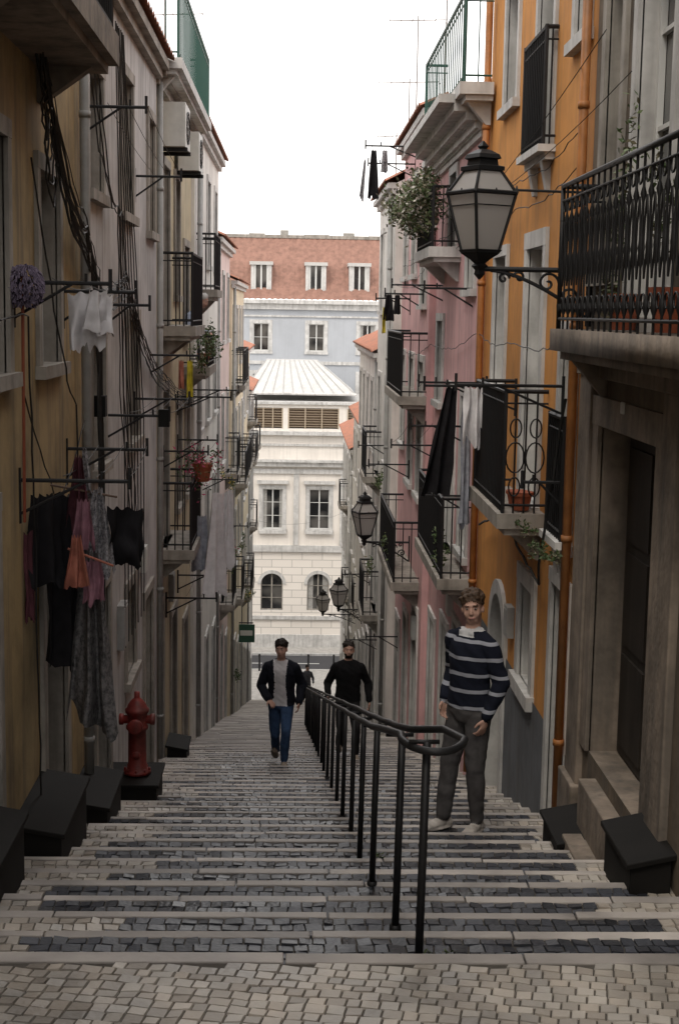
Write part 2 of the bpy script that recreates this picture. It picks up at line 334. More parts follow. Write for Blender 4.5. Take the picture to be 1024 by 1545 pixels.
figure('walking_man_in_jacket',(-.12,18.3,z0-.13*26-.004),math.radians(-4),1.80,
 dict(kn={1:(.09,-.34,.60),-1:(-.075,.0,.47)},an={1:(.07,-.30,.218),-1:(-.085,.30,.15)},fp={-1:-.62},fy={1:.1,-1:-.1},el={1:(.265,.06,1.15),-1:(-.265,.0,1.13)},wr={1:(.24,-.10,.94),-1:(-.15,-.21,1.0)},lean=(0,-.12),
 **hands(hd={1:(-.05,-.4,-1),-1:(.45,-.5,-.35)},hn={1:(-1,0,0),-1:(.1,.2,-1)},ht={1:(0,-1,.1),-1:(.3,-.8,.3)})),
 dict(top=NAVYJ,pants=JEAN,shoe=SHOEB,hairm=HD,open=1,inner=TEE,hemz=.89,ar=1.14,bulk=1.08),head=(-.05,-.12,math.radians(-10)),vox=.009)
figure('man_in_black_sweater',(.82,19.8,z0-.13*29-.004),math.radians(2),1.82,
 dict(kn={1:(.10,-.33,.60),-1:(-.085,.0,.48)},an={1:(.10,-.28,.218),-1:(-.09,.27,.15)},fp={-1:-.6},el={1:(.285,.04,1.15),-1:(-.28,.03,1.14)},wr={1:(.30,-.06,.91),-1:(-.29,-.19,1.02)},lean=(0,-.07),
 **hands(hd={1:(0,-.15,-1),-1:(-.15,-.9,-.1)},hn={1:(-1,0,0),-1:(0,0,-1)},ht={1:(0,-1,0),-1:(.9,-.2,0)})),
 dict(top=BLK,pants=DKP,shoe=SHOEB,hairm=HD,bald=.014,clumps=14,beard=1,hemz=.92,bulk=1.1,ar=1.15),head=(-.1,.05,0),vox=.009)
figure('distant_walker',(.72,60.2,gz(60.2)-.06),.2,1.74,
 dict(kn={1:(.10,-.16,.50),-1:(-.085,.0,.48)},an={1:(.10,-.03,.088),-1:(-.09,.3,.09)},el={1:(.275,.04,1.14),-1:(-.26,.03,1.14)},wr={1:(.25,-.15,.98),-1:(-.25,-.1,.95)},**hands()),
 dict(top=GREYJ,pants=DKP,shoe=SHOEB,hairm=HD,hemz=.85,ar=1.15),vox=.016)
figure('man_leaning_from_window',(-1.93,23.4,-1.42),math.radians(75),1.7,
 dict(kn={1:(.10,0,.48),-1:(-.09,0,.48)},an={1:(.10,0,.088),-1:(-.09,.0,.088)},el={1:(.26,-.3,1.12),-1:(-.26,-.3,1.12)},wr={1:(.12,-.52,1.10),-1:(-.12,-.52,1.10)},lean=(0,-.7),
 **hands(hd={1:(-.6,-.6,0),-1:(.6,-.6,0)},hn={1:(0,0,-1),-1:(0,0,-1)},ht={1:(0,-.5,.5),-1:(0,-.5,.5)})),
 dict(top=BLUS,pants=DKP,shoe=SHOEB,hairm=HG,bald=.02,clumps=6,hemz=.9),vox=.014,head=(.3,0,0))
# ------------------------------------------------------------------ facades
def wallgrid(mb,F,y0,y1,z0,z1,ops,k,w=0):
    ys=sorted({y0,y1,*[min(max(a,y0),y1) for o in ops for a in o[:2]]}); zs=sorted({z0,z1,*[min(max(a,z0),z1) for o in ops for a in o[2:4]]})
    for a,b in zip(ys,ys[1:]):
        for c,d in zip(zs,zs[1:]):
            if b-a<1e-5 or d-c<1e-5: continue
            m=((a+b)/2,(c+d)/2)
            if any(o[0]<m[0]<o[1] and o[2]<m[1]<o[3] for o in ops): continue
            mb.poly([F(a,c,w),F(b,c,w),F(b,d,w),F(a,d,w)],k)
wrn=random.Random(77)
def opening(mw,mt,F,o,wk,tk,fk):
    u0,u1,v0,v1,kind=o[:5]; opt=o[5] if len(o)>5 else {}
    fk=opt.get('f',fk); tk=opt.get('t',tk); D=opt.get('d',.2); sw=opt.get('sw',.11); arch=opt.get('arch')
    for q in (((u0,v0),(u1,v0)),((u1,v0),(u1,v1)),((u1,v1),(u0,v1)),((u0,v1),(u0,v0))):
        (a,b),(c,d)=q; mw.poly([F(a,b,0),F(c,d,0),F(c,d,-D),F(a,b,-D)],tk)
    if sw>0:
        mt.box(F,u0-sw,u0,v0,v1,-.01,.03,tk); mt.box(F,u1,u1+sw,v0,v1,-.01,.03,tk)
        mt.box(F,u0-sw,u1+sw,v1,v1+sw,-.01,.034,tk)
        if kind in('win','shut','open'): mt.box(F,u0-sw-.03,u1+sw+.03,v0-sw*.8,v0,-.01,.075,tk)
    if arch:
        r=(u1-u0)/2; uc=(u0+u1)/2; vs=v1-r
        for s in (1,-1):
            arc=[(uc+s*r*math.cos(t*math.pi/16),vs+r*math.sin(t*math.pi/16)) for t in range(9)]
            for p,q in zip(arc,arc[1:]):
                mw.poly([F(uc+s*r,v1,.005),F(*p,.005),F(*q,.005)],arch)
                mw.poly([F(*p,.005),F(*q,.005),F(*q,-D),F(*p,-D)],tk)
    if kind=='open':
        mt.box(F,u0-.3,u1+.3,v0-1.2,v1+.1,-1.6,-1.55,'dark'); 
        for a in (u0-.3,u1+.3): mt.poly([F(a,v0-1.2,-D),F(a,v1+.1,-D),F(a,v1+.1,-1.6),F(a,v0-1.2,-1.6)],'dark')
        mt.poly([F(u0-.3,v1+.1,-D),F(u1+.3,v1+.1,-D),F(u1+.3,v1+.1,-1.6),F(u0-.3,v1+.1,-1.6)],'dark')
        return
    w0=-D+.05
    if kind=='door':
        dk=opt.get('dk','door'); mt.poly([F(u0,v0,-D),F(u1,v0,-D),F(u1,v1,-D),F(u0,v1,-D)],dk)
        um=(u0+u1)/2; h=v1-v0
        for a,b in ((u0+.03,um-.012),(um+.012,u1-.03)):
            mt.box(F,a,b,v0+.02,v1-.03,-D-.01,-D+.045,dk)
            n=3 if h>1.6 else 2
            for i in range(n):
                c=v0+.1+i*(h-.16)/n; d=c+(h-.16)/n-.08
                mt.box(F,a+.07,b-.07,c,d,-D+.04,-D+.062,dk)
        return
    mt.poly([F(u0,v0,w0),F(u1,v0,w0),F(u1,v1,w0),F(u0,v1,w0)],'glass')
    fw=.05; a0,a1=w0+.003,w0+.045
    if wrn.random()<.45:
        for a,b in ((u0+fw,u0+fw+(u1-u0)*wrn.uniform(.12,.38)),(u1-fw-(u1-u0)*wrn.uniform(.12,.38),u1-fw)):
            n=8
            for i in range(n):
                p,q=a+(b-a)*i/n,a+(b-a)*(i+1)/n; wa,wb=w0+.0015+(i%2)*.001,w0+.0015+((i+1)%2)*.001
                mt.poly([F(p,v0+fw,wa),F(q,v0+fw,wb),F(q,v1-fw,wb),F(p,v1-fw,wa)],'curtain')
    mt.box(F,u0,u0+fw,v0,v1,a0,a1,fk); mt.box(F,u1-fw,u1,v0,v1,a0,a1,fk)
    mt.box(F,u0+fw,u1-fw,v0,v0+fw*1.3,a0,a1,fk); mt.box(F,u0+fw,u1-fw,v1-fw,v1,a0,a1,fk)
    um=(u0+u1)/2; mt.box(F,um-.035,um+.035,v0+fw*1.3,v1-fw,a0,a1+.008,fk)
    n=max(1,int((v1-v0)/.55))
    for i in range(1,n):
        c=v0+(v1-v0)*i/n
        mt.box(F,u0+fw,um-.035,c-.014,c+.014,a0,a1-.01,fk); mt.box(F,um+.035,u1-fw,c-.014,c+.014,a0,a1-.01,fk)
    if opt.get('low'):
        mt.box(F,u0+fw,u1-fw,v0+fw*1.3,v0+.5,a0,a1-.006,fk)
def tileroof(mb,F,u0,u1,v0,w0,v1,w1,k='tile',per=.24,rows=None):
    n=max(4,int((u1-u0)/per))*4; L=math.hypot(v1-v0,w1-w0); rows=rows or max(3,int(L/.42)); b=len(mb.v); i=mb.mi(k)
    for j in range(rows+1):
        for e in (0,1):
            t=j/rows; off=.02 if e==0 else -.005
            for a in range(n+1):
                u=u0+(u1-u0)*a/n; h=.045*abs(math.sin(math.pi*a/4))+off
                mb.v.append(F(u,v0+(v1-v0)*t+h+random.uniform(-.004,.004),w0+(w1-w0)*t))
    R=2*(rows+1)
    for j in range(R-1):
        for a in range(n):
            p=b+j*(n+1)+a; mb.f.append((p,p+1,p+n+2,p+n+1)); mb.m.append(i); mb.cols.append(None)
def balcony(par,F,y0,y1,z,pr,h=.95,k='iron',slab='trimg',orn=0,name='balcony',sp=.105,thick=.13,br=.0085):
    mb=MB()
    mb.box(F,y0-.04,y1+.04,z-thick,z,-.02,pr+.05,slab); mb.box(F,y0,y1,z-thick-.06,z-thick,-.02,pr-.02,slab)
    for q in (y0+.15,y1-.3):
        mb.hexa([F(q,z-thick-.3,-.02),F(q+.12,z-thick-.3,-.02),F(q+.12,z-thick-.3,.03),F(q,z-thick-.3,.03),F(q,z-thick-.06,-.02),F(q+.12,z-thick-.06,-.02),F(q+.12,z-thick-.06,pr*.8),F(q,z-thick-.06,pr*.8)],slab)
    e=pr
    for hh,r in ((h,.02),(.07,.012),(h-.1,.009)):
        mb.tube([F(y0,z+hh,0),F(y0,z+hh,e)],r,k,5); mb.tube([F(y0,z+hh,e),F(y1,z+hh,e)],r,k,5); mb.tube([F(y1,z+hh,e),F(y1,z+hh,0)],r,k,5)
    pts=[]; n=int((y1-y0)/sp)
    for i in range(n+1): pts.append((y0+(y1-y0)*i/n,e,0))
    m=max(2,int(pr/sp))
    for yy in (y0,y1):
        for i in range(1,m): pts.append((yy,e*i/m,1))
    for idx,(u,w,sd) in enumerate(pts):
        if orn==0: mb.tube([F(u,z,w),F(u,z+h,w)],br,k,4,False)
        else:
            prof=[(0,.008),(.1,.008),(.13,.018),(.17,.02),(.2,.008),(.36,.007),(.42,.015),(.47,.02),(.52,.015),(.57,.007),(.72,.008),(.76,.018),(.8,.008),(1,.008)]
            mb.tube([F(u,z+h*a,w) for a,_ in prof],[r for _,r in prof],k,6,False)
            if idx<n:
                uc=u+sp/2
                for zc,rr in ((.18,.04),(.86,.042)):
                    mb.tube([F(uc+rr*math.cos(t*math.pi/5),z+h*zc+rr*math.sin(t*math.pi/5),w) for t in range(11)],.006,k,4,False)
                for sg in (1,-1):
                    mb.tube([F(uc+sg*.04*math.sin(t/6*math.pi),z+h*(.3+.45*t/6),w) for t in range(7)],.006,k,4,False)
    for (u,w) in ((y0,e),(y1,e)): mb.tube([F(u,z,w),F(u,z+h+.02,w)],.017,k,6)
    return mb.obj(name,par,orn>0)
def building(name,F,y0,y1,ztop,wall,ops,tk='trim',fk='frame',depth=8,base=None,cornice=True,roof='tile',pipe=None,dado=None,rise=1.5,over=.22):
    par=empty(name); base=gz(y1)-1.2 if base is None else base
    mw,mt=MB(),MB()
    wallgrid(mw,F,y0,y1,base,ztop,ops,wall)
    for y in (y0,y1): mw.poly([F(y,base,0),F(y,ztop,0),F(y,ztop,-depth),F(y,base,-depth)],wall)
    mw.poly([F(y0,base,-depth),F(y1,base,-depth),F(y1,ztop,-depth),F(y0,ztop,-depth)],wall)
    for o in ops: opening(mw,mt,F,o,wall,tk,fk)
    mw.obj('walls',par); mt.obj('windows_and_trim',par)
    mr=MB()
    if cornice:
        mr.box(F,y0,y1,ztop-.2,ztop-.1,-.02,.08,tk); mr.box(F,y0-.003,y1+.003,ztop-.1,ztop+.003,-.02,.16,tk)
    if roof in('tile','tilefar'):
        tileroof(mr,F,y0-.05,y1+.05,ztop+.03,over,ztop+rise,-depth/2,roof); 
        mr.poly([F(y0,ztop+rise,-depth/2),F(y1,ztop+rise,-depth/2),F(y1,ztop,-depth),F(y0,ztop,-depth)],roof)
        for y in (y0,y1): mr.poly([F(y,ztop,0),F(y,ztop+rise,-depth/2),F(y,ztop,-depth)],wall)
    else: mr.poly([F(y0,ztop+.005,.1),F(y1,ztop+.005,.1),F(y1,ztop+.005,-depth),F(y0,ztop+.005,-depth)],'concrete')
    mr.obj('roof',par)
    if dado:
        md=MB(); wallgrid(md,F,y0+.003,y1-.003,base,dado[1],[(o[0]-.1,o[1]+.1,o[2]-.1,o[3]+.1) for o in ops],dado[0],.014)
        md.obj('dado',par)
    if pipe:
        mp=MB(); y,k=pipe; mp.tube([F(y,gz(y)+.05,.07),F(y,ztop-.15,.07)],.04,k,8)
        z=gz(y)+.6
        while z<ztop: mp.tube([F(y,z,.07),F(y,z+.05,.07)],.048,k,8); z+=1.7
        mp.obj('drainpipe',par,True)
    return par
def auto(y0,y1,ztop,cw=2.0,ww=.85,rows=3.0,seed=1,pb=.4):
    rn=random.Random(seed); ops=[]; bal=[]
    n=max(1,int((y1-y0)/cw)); st=(y1-y0)/n
    for i in range(n):
        c=y0+st*(i+.5); z=ztop-.75; g=gz(c)
        while z-2.0>g+2.6:
            if rn.random()<pb: ops.append((c-ww/2,c+ww/2,z-2.1,z,'win',{'low':1})); bal.append((c-ww/2-.35,c+ww/2+.35,z-2.1))
            else: ops.append((c-ww/2,c+ww/2,z-1.6,z,'win'))
            z-=rows
        if z-g>1.6:
            t=min(z,g+2.3); ops.append((c-ww/2,c+ww/2,g-.3,t,'door',{'dk':rn.choice(['door','gdoor'])}))
    return ops,bal
L=FL(-1.75)
l1=building('ochre_town_house',L,-7,11.8,5.2,'yellow',[  # unseen length behind the camera added to block light from the near street
 (7.75,8.75,-.4,1.0,'win',{'f':'bframe','t':'trimg'}),(9.85,10.65,-.4,.92,'win',{'t':'trimg'}),(9.9,10.8,-3.95,-1.62,'door',{'t':'trimg','sw':.14}),
 (7.2,8.3,-3.4,-1.2,'door',{'t':'trimg'}),(9.4,10.4,1.9,3.9,'win'),(5.6,6.6,-.4,1.0,'win',{'t':'trimg'}),(4.0,5.0,-2.66,-.6,'door',{'t':'trimg'})],'trimg','frame',pipe=(11.62,'pipeg'))
balcony(l1,L,7.3,10.2,1.86,.46,1.0,'iron','stone',name='stone_balcony',thick=.2)
l2=building('grey_white_town_house',FL(-1.74),11.8,18.1,3.0,'greywhite',[
 (12.15,13.0,.98,2.0,'win'),(14.45,15.35,.95,2.3,'win'),(12.25,13.05,-1.38,-.28,'win'),(15.0,15.9,-1.4,-.12,'win'),
 (12.4,13.3,-4.8,-2.55,'door'),(14.7,15.5,-3.9,-2.95,'win'),(16.5,17.4,-5.9,-3.4,'door',{'dk':'gdoor'}),(17.0,17.7,.9,2.2,'win')],'trimg','frame',roof='tile')
F3=FL(-1.78)
l3=building('cream_town_house',F3,18.1,24.6,2.95,'cream',[
 (19.3,20.2,-.22,1.9,'win',{'low':1}),(21.2,22.0,.2,1.9,'win'),(22.9,23.9,-.45,1.0,'open'),
 (19.2,20.1,-3.2,-1.1,'win',{'low':1}),(21.6,22.4,-3.0,-1.5,'win'),(23.3,24.1,-3.0,-1.5,'win'),(20.6,21.5,-6.9,-4.5,'door'),(18.5,19.3,-6.3,-4.0,'door',{'dk':'gdoor'}),(22.9,23.8,-7.5,-5.1,'door')],'trimg','frame',roof='flat',pipe=(18.25,'pipeg'))
balcony(l3,F3,18.2,24.3,3.07,.3,1.0,'giron','trim',name='green_balcony',sp=.2,br=.007)
balcony(l3,F3,19.0,20.9,-.22,.42,.95,'iron','trimg')
balcony(l3,F3,18.9,20.6,-3.2,.42,.9,'iron','trimg')
balcony(l3,F3,22.6,24.3,-.9,.4,.55,'iron','trimg')
pent=MB(); pent.box(F3,18.4,24.4,2.96,5.0,-6,-2.6,'white'); pent.box(F3,18.2,24.5,5.0,5.1,-6.2,-2.4,'tile'); pent.obj('penthouse',l3)
specL=[('white_town_house',24.6,32,3.2,'white',-1.72,3,.3),('pale_town_house',32,39,1.6,'palepink',-1.78,5,.3),('cream_narrow_house',39,48,.8,'palecream',-1.72,8,.3),('ochre_narrow_house',48,57,-1.4,'palecream',-1.8,11,.3),('white_corner_house',57,65.6,-3.2,'white',-1.85,14,.3)]
for nm,a,b,zt,w,x,sd,pb in specL:
    ops,bal=auto(a,b,zt,seed=sd,pb=pb); p=building(nm,FL(x),a,b,zt,w,ops,pipe=(a+.3,'pipeg'))
    for q in bal: balcony(p,FL(x),*q,.32,sp=.18)
R=FR(2.15)
r1=building('stone_town_house',R,-7,10.55,5.2,'dkstone',[  # extended out of view behind the camera to darken the near end
 (8.25,9.85,-3.1,-.75,'door',{'d':.24,'t':'stone','sw':.2}),(8.3,9.2,.0,2.35,'win',{'low':1,'t':'trim'}),(9.65,10.15,.3,2.35,'win',{'t':'trimg','f':'gframe'}),
 (6.2,7.2,.0,2.35,'win',{'low':1}),(5.6,6.9,-2.66,-.75,'door',{'d':.3,'t':'stone'})],'stone','frame')
balcony(r1,R,5.2,10.05,-.09,.3,.98,'iron','stone',orn=1,name='ornate_balcony',sp=.165,thick=.15)
ms=MB(); ms.box(R,10.05,10.45,gz(10.3)-.4,-.42,-.02,.05,'stone'); ms.box(R,10.0,10.5,gz(10.3)-.4,gz(10.3)+.45,-.02,.09,'stone')
ms.box(R,7.7,8.05,gz(8)-.4,-.42,-.02,.05,'stone'); ms.box(R,7.7,10.5,-.42,-.28,-.02,.07,'stone')
ms.box(R,8.2,9.6,-3.6,-3.22,-.1,.12,'stone'); ms.box(R,8.35,9.4,-3.95,-3.55,.0,.26,'stone'); ms.box(R,9.05,9.13,-.62,-.54,.03,.05,'trim')
ms.obj('door_surround_and_steps',r1,bevel=.012)
F2=FR(2.15)
r2=building('orange_town_house',F2,10.55,16.3,5.0,'orange',[
 (12.3,13.1,1.4,3.2,'win',{'f':'gframe'}),(14.3,15.1,2.1,3.3,'win',{'f':'gframe'}),(10.85,11.35,2.1,3.3,'win',{'f':'gframe'}),
 (14.6,15.4,-.73,.6,'win'),(12.4,13.25,-1.66,.6,'win',{'low':1,'sw':.15}),(10.85,11.4,-1.75,-.15,'win',{'f':'gframe'}),
 (12.35,13.0,-3.35,-2.45,'win',{'sw':.16}),(10.75,11.4,-4.5,-2.15,'door',{'dk':'dado'}),(13.9,14.8,-5.4,-2.85,'door',{'arch':'orange','dk':'gdoor','sw':0})],'trim','frame',dado=('dado',-3.38),pipe=(16.1,'pipeo'))
mp=MB(); mp.tube([F2(10.62,gz(10.6)+.05,.07),F2(10.62,4.6,.07)],.036,'pipeo',8)
for z in (-3.3,-1.7,-.1,1.5,3): mp.tube([F2(10.62,z,.07),F2(10.62,z+.05,.07)],.044,'pipeo',8)
mp.obj('orange_drainpipe',r2,True)
ma=MB(); uc,rr,vs=14.35,.45,-3.3
for s in range(12):
    a=math.pi*s/12; b=math.pi*(s+1)/12
    P=[(uc+rr*math.cos(a),vs+rr*math.sin(a)),(uc+(rr+.15)*math.cos(a),vs+(rr+.15)*math.sin(a)),(uc+(rr+.15)*math.cos(b),vs+(rr+.15)*math.sin(b)),(uc+rr*math.cos(b),vs+rr*math.sin(b))]
    ma.hexa([F2(*q,0) for q in P]+[F2(*q,.04) for q in P],'trim')
ma.box(F2,uc-rr-.15,uc-rr,-5.4,vs,0,.04,'trim'); ma.box(F2,uc+rr,uc+rr+.15,-5.4,vs,0,.04,'trim'); ma.obj('arch_surround',r2)
balcony(r2,F2,12.0,13.9,-1.68,.36,1.04,'iron','trimg',sp=.09)
balcony(r2,F2,12.15,13.25,1.42,.1,.95,'iron','trim',sp=.09,thick=.06)
balcony(r2,F2,10.8,11.45,-1.73,.08,.95,'iron','trim',sp=.08,thick=.06)
mc=MB()
for (yc,zc,rr) in ((12.0,-1.2,.13),(12.0,-.95,.08),(12.0,-1.45,.08)):
    for wc in (.1,.27): mc.tube([F2(yc-.012,zc+rr*math.sin(t*math.pi/8),wc+rr*.6*math.cos(t*math.pi/8)) for t in range(17)],.007,'iron',4,False)
mc.obj('balcony_scrolls',r2)
F3r=FR(2.1)
r3=building('pink_town_house',F3r,16.3,21.5,2.25,'pink',[
 (16.8,17.6,.3,1.7,'win'),(18.9,19.7,.88,1.85,'win'),(16.9,17.7,-2.9,-1.0,'win',{'low':1}),(18.4,19.2,-3.1,-1.0,'win',{'low':1}),(20.2,21.0,-1.25,-.1,'win'),
 (17.0,17.9,-6.2,-3.9,'door'),(18.6,19.4,-6.7,-4.2,'door',{'dk':'gdoor'}),(20.3,21.1,-7.1,-4.5,'door')],'trim','gframe',roof='flat')
mcn=MB()
for i in range(5): mcn.box(F3r,16.32,21.48,1.98+i*.09,2.07+i*.09+.004,-.02,.05+.07*i*i*.25+.05*i,'trim')
mcn.obj('stepped_cornice',r3)
balcony(r3,F3r,15.9,20.6,2.5,.3,.95,'giron','trim',name='green_balcony',sp=.2,br=.007)
balcony(r3,F3r,18.4,20.6,.85,.36,.75,'iron','trim')
balcony(r3,F3r,16.5,19.6,-3.1,.34,.95,'iron','trimg',sp=.11)
pent=MB(); pent.box(F3r,16.4,21.4,2.26,4.2,-7,-1.4,'palepink'); pent.box(F3r,16.3,21.5,4.2,4.35,-7.1,-1.1,'tile'); pent.obj('penthouse',r3)
ops,_=auto(21.5,27,3.0,1.8,.85,seed=4)
F4=FR(2.0)
r4=building('pale_pink_town_house',F4,21.5,27,3.0,'pink',ops,'trim','gframe',roof='tile')
balcony(r4,F4,21.6,24.8,-1.25,.38,.95,'iron','trimg'); balcony(r4,F4,22.0,25.5,-4.2,.4,.95,'iron','trimg')
specR=[('white_balcony_house',27,32,2.4,'white',1.85,6,.2),('pale_plaster_house',32,42,-.9,'white',1.92,9,.12),('tiled_roof_house',42,54,-3.6,'white',2.28,12,.1),('white_low_house',54,65.6,-5.2,'white',2.3,15,.1)]
for nm,a,b,zt,w,x,sd,pb in specR:
    ops,bal=auto(a,b,zt,seed=sd,pb=pb); p=building(nm,FR(x),a,b,zt,w,ops,pipe=(a+.3,'pipeg'),rise=1.9)
    for q in bal: balcony(p,FR(x),*q,.32,sp=.18)
# ------------------------------------------------------------------ far buildings
FB=FF(76.6); CS=[-8.68,-6.15,-3.62,-1.09,1.44,3.97,6.5,9.03,11.56]
wins=[]
for c in CS:
    wins.append((c-.6,c+.6,-16.25,-14.2,'win',{'arch':'rust','t':'trim','sw':0,'f':'trimg'})); wins.append((c-.55,c+.55,-11.75,-9.55,'win',{'sw':.2,'f':'frame'}))
fb=empty('white_neoclassical_building'); mw,mt=MB(),MB()
lo=[o for o in wins if o[2]<-14]; hi=[o for o in wins if o[2]>-14]
wallgrid(mw,FB,-12,14,-19,-12.95,lo,'rust'); wallgrid(mw,FB,-12,14,-12.95,-6.5,hi,'farstone')
for o in wins: opening(mw,mt,FB,o,'farstone','trim','frame')
for x in (-12,14): mw.poly([(x,76.6,-19),(x,76.6,-4.9),(x,86,-4.9),(x,86,-19)],'farstone')
mw.poly([(-12,76.6,-4.86),(14,76.6,-4.86),(14,86,-4.86),(-12,86,-4.86)],'zinc')
for z,h,w in ((-16.75,.2,.12),(-12.98,.35,.16),(-8.7,.25,.12),(-8.3,.25,.3),(-8.05,.12,.45),(-7.2,.12,.1),(-6.6,.2,.3),(-4.95,.14,.15)): mt.box(FB,-12,14,z,z+h,-.02,w,'trim')
mt.box(FB,-12,14,-18.4,-17.6,-.02,.08,'trim')
for c in CS:
    mt.box(FB,c-.85,c+.85,-9.25,-9.08,.0,.25,'trim'); mt.box(FB,c-.75,c+.75,-11.98,-11.8,.0,.2,'trim')
    mt.box(FB,c-1.265-.14,c-1.265+.14,-12.6,-8.72,.0,.09,'trim')
    for s in range(12):
        a=math.pi*s/12; b=math.pi*(s+1)/12; P=[(c+q*math.cos(t),-14.8+q*math.sin(t)) for q,t in ((.6,a),(.78,a),(.78,b),(.6,b))]
        mt.hexa([FB(*q,.006) for q in P]+[FB(*q,.05) for q in P],'trim')
lou=[(-2.15,-.62),(-.28,2.4),(2.9,5.5),(-5.4,-2.6)]
wallgrid(mw,FB,-12,14,-6.5,-4.9,[(a,b,-6.25,-5.15) for a,b in lou],'farstone')
for a,b in lou:
    mt.poly([FB(a,-6.25,-.2),FB(b,-6.25,-.2),FB(b,-5.15,-.2),FB(a,-5.15,-.2)],'bframe')
    for i in range(8):
        z=-6.22+i*.135; mt.hexa([FB(a,z,-.15),FB(b,z,-.15),FB(b,z+.02,-.15),FB(a,z+.02,-.15),FB(a,z+.07,-.02),FB(b,z+.07,-.02),FB(b,z+.09,-.02),FB(a,z+.09,-.02)],'louvre')
    for i in range(4):
        u=a+(b-a)*i/3; mt.box(FB,u-.03,u+.03,-6.25,-5.15,-.02,.02,'louvre')
mw.obj('walls',fb); mt.obj('windows_and_trim',fb)
mr=MB(); x0,x1,y0,y1,zb,zr=-2.9,3.4,78,85.5,-4.5,-2.75
mr.poly([(x0,y0,zb),(x1,y0,zb),(1.3,81,zr),(-1.6,81,zr)],'zinc'); mr.poly([(x1,y0,zb),(x1,y1,zb),(1.3,83,zr),(1.3,81,zr)],'zinc')
mr.poly([(x1,y1,zb),(x0,y1,zb),(-1.6,83,zr),(1.3,83,zr)],'zinc'); mr.poly([(x0,y1,zb),(x0,y0,zb),(-1.6,81,zr),(-1.6,83,zr)],'zinc'); mr.poly([(1.3,81,zr),(-1.6,81,zr),(-1.6,83,zr),(1.3,83,zr)],'zinc')
for i in range(12):
    t=i/11; mr.tube([(x0+(x1-x0)*t,y0,zb+.03),(-1.6+2.9*t,81,zr+.03)],.025,'seam',4)
mr.tube([(x0,y0,zb+.02),(x1,y0,zb+.02)],.07,'trim',5); mr.obj('zinc_roof',fb)
fg=empty('grey_mansard_building'); FG=FF(87); mw,mt=MB(),MB(); wn=[]
for c in (-11,-8,-5.2,-2.05,1.3,4.4,7.6,11):
    wn.append((c-.47,c+.47,-2.4,-.75,'win',{'sw':.22})); wn.append((c-.47,c+.47,-5.4,-3.8,'win',{'sw':.22}))
wallgrid(mw,FG,-14,16,-19,.45,wn,'fargrey')
for o in wn: opening(mw,mt,FG,o,'fargrey','trim','frame')
mt.box(FG,-14,16,.1,.45,-.02,.2,'trim'); mt.box(FG,-14,16,.45,.68,-.02,.4,'trim'); mt.box(FG,-14,16,-.35,-.25,-.01,.08,'trim'); mt.box(FG,-14,16,-3.2,-3.0,-.01,.08,'trim')
for x in (-14,16): mw.poly([(x,87,-19),(x,87,.6),(x,97,.6),(x,97,-19)],'fargrey')
rf=MB(); tileroof(rf,FG,-14,16,.7,.35,4.5,-3.2,'tilefar',.34); rf.poly([(-14,90.2,4.5),(16,90.2,4.5),(16,97,4.3),(-14,97,4.3)],'zinc'); rf.box(FG,-14,16,4.5,4.7,-3.5,-3.1,'trimg')
for c in (-11,-8,-5.2,-2.08,1.22,3.85,7.0,10):
    rf.box(FG,c-.62,c-.42,.95,2.75,-2.4,-.15,'trim'); rf.box(FG,c+.42,c+.62,.95,2.75,-2.4,-.15,'trim'); rf.box(FG,c-.7,c+.7,2.75,2.95,-2.6,-.05,'zinc'); rf.box(FG,c-.42,c+.42,.95,1.15,-2,-.15,'trim')
    rf.poly([FG(c-.42,1.15,-.25),FG(c+.42,1.15,-.25),FG(c+.42,2.75,-.25),FG(c-.42,2.75,-.25)],'glass')
    rf.box(FG,c-.05,c+.05,1.15,2.75,-.24,-.18,'frame')
    for s in (-.37,.37): rf.box(FG,c+s-.05,c+s+.05,1.15,2.75,-.24,-.19,'frame')
for x,w,h in ((-3,1,.5),(-1,.5,.9),(.5,1.6,.45),(3,.7,.7),(4.6,1.2,.4),(8,1.1,.9),(-7,1.2,.9)): rf.box(FG,x,x+w,4.4,4.6+h*.55,-6,-5,'concrete')
mw.obj('walls',fg); mt.obj('windows_and_trim',fg); rf.obj('mansard_roof',fg)
# ------------------------------------------------------------------ ground, street, stairs
g=MB(); prof=[(-400,-2.95),(5.6,-2.95),(65.6,-18.6),(900,-18.6),(2500,-18.6)]
for (a,za),(b,zb2) in zip(prof,prof[1:]): g.poly([(-2500,a,za),(2500,a,za),(2500,b,zb2),(-2500,b,zb2)],'ground')
g.obj('ground')
zS=gz(66); pv=MB(); pv.box(W,-40,40,65.65,71.5,zS-.2,zS-.03,'pave') ; pv.box(W,-40,40,71.5,71.62,zS-.2,zS-.026,'trim'); pv.box(W,-40,40,75.1,76.6,zS-.2,zS-.04,'pave'); pv.box(W,-40,40,74.98,75.1,zS-.2,zS-.036,'trim'); pv.obj('pavement')
rd=MB(); rd.box(W,-40,40,71.62,74.98,zS-.3,zS-.15,'asphalt'); 
for i in range(-12,12): rd.box(W,i*3,i*3+1.5,73.2,73.32,zS-.15,zS-.146,'frame')
rd.obj('road')
for bx in (-1.6,.9,2.2):
    mb=MB(); mb.tube([(0,0,0),(0,0,.75),(0,0,.78),(0,0,.85),(0,0,.9)],[.05,.045,.065,.06,.02],'iron',10); mb.obj('iron_bollard',None,True,loc=(bx,71.2,zS-.03))
st=empty('stone_stairway'); bed,nose,sett,cheap=MB(),MB(),MB(),MB()
FACES=((4,5,6,7),(0,1,5,4),(1,2,6,5),(2,3,7,6),(3,0,4,7))
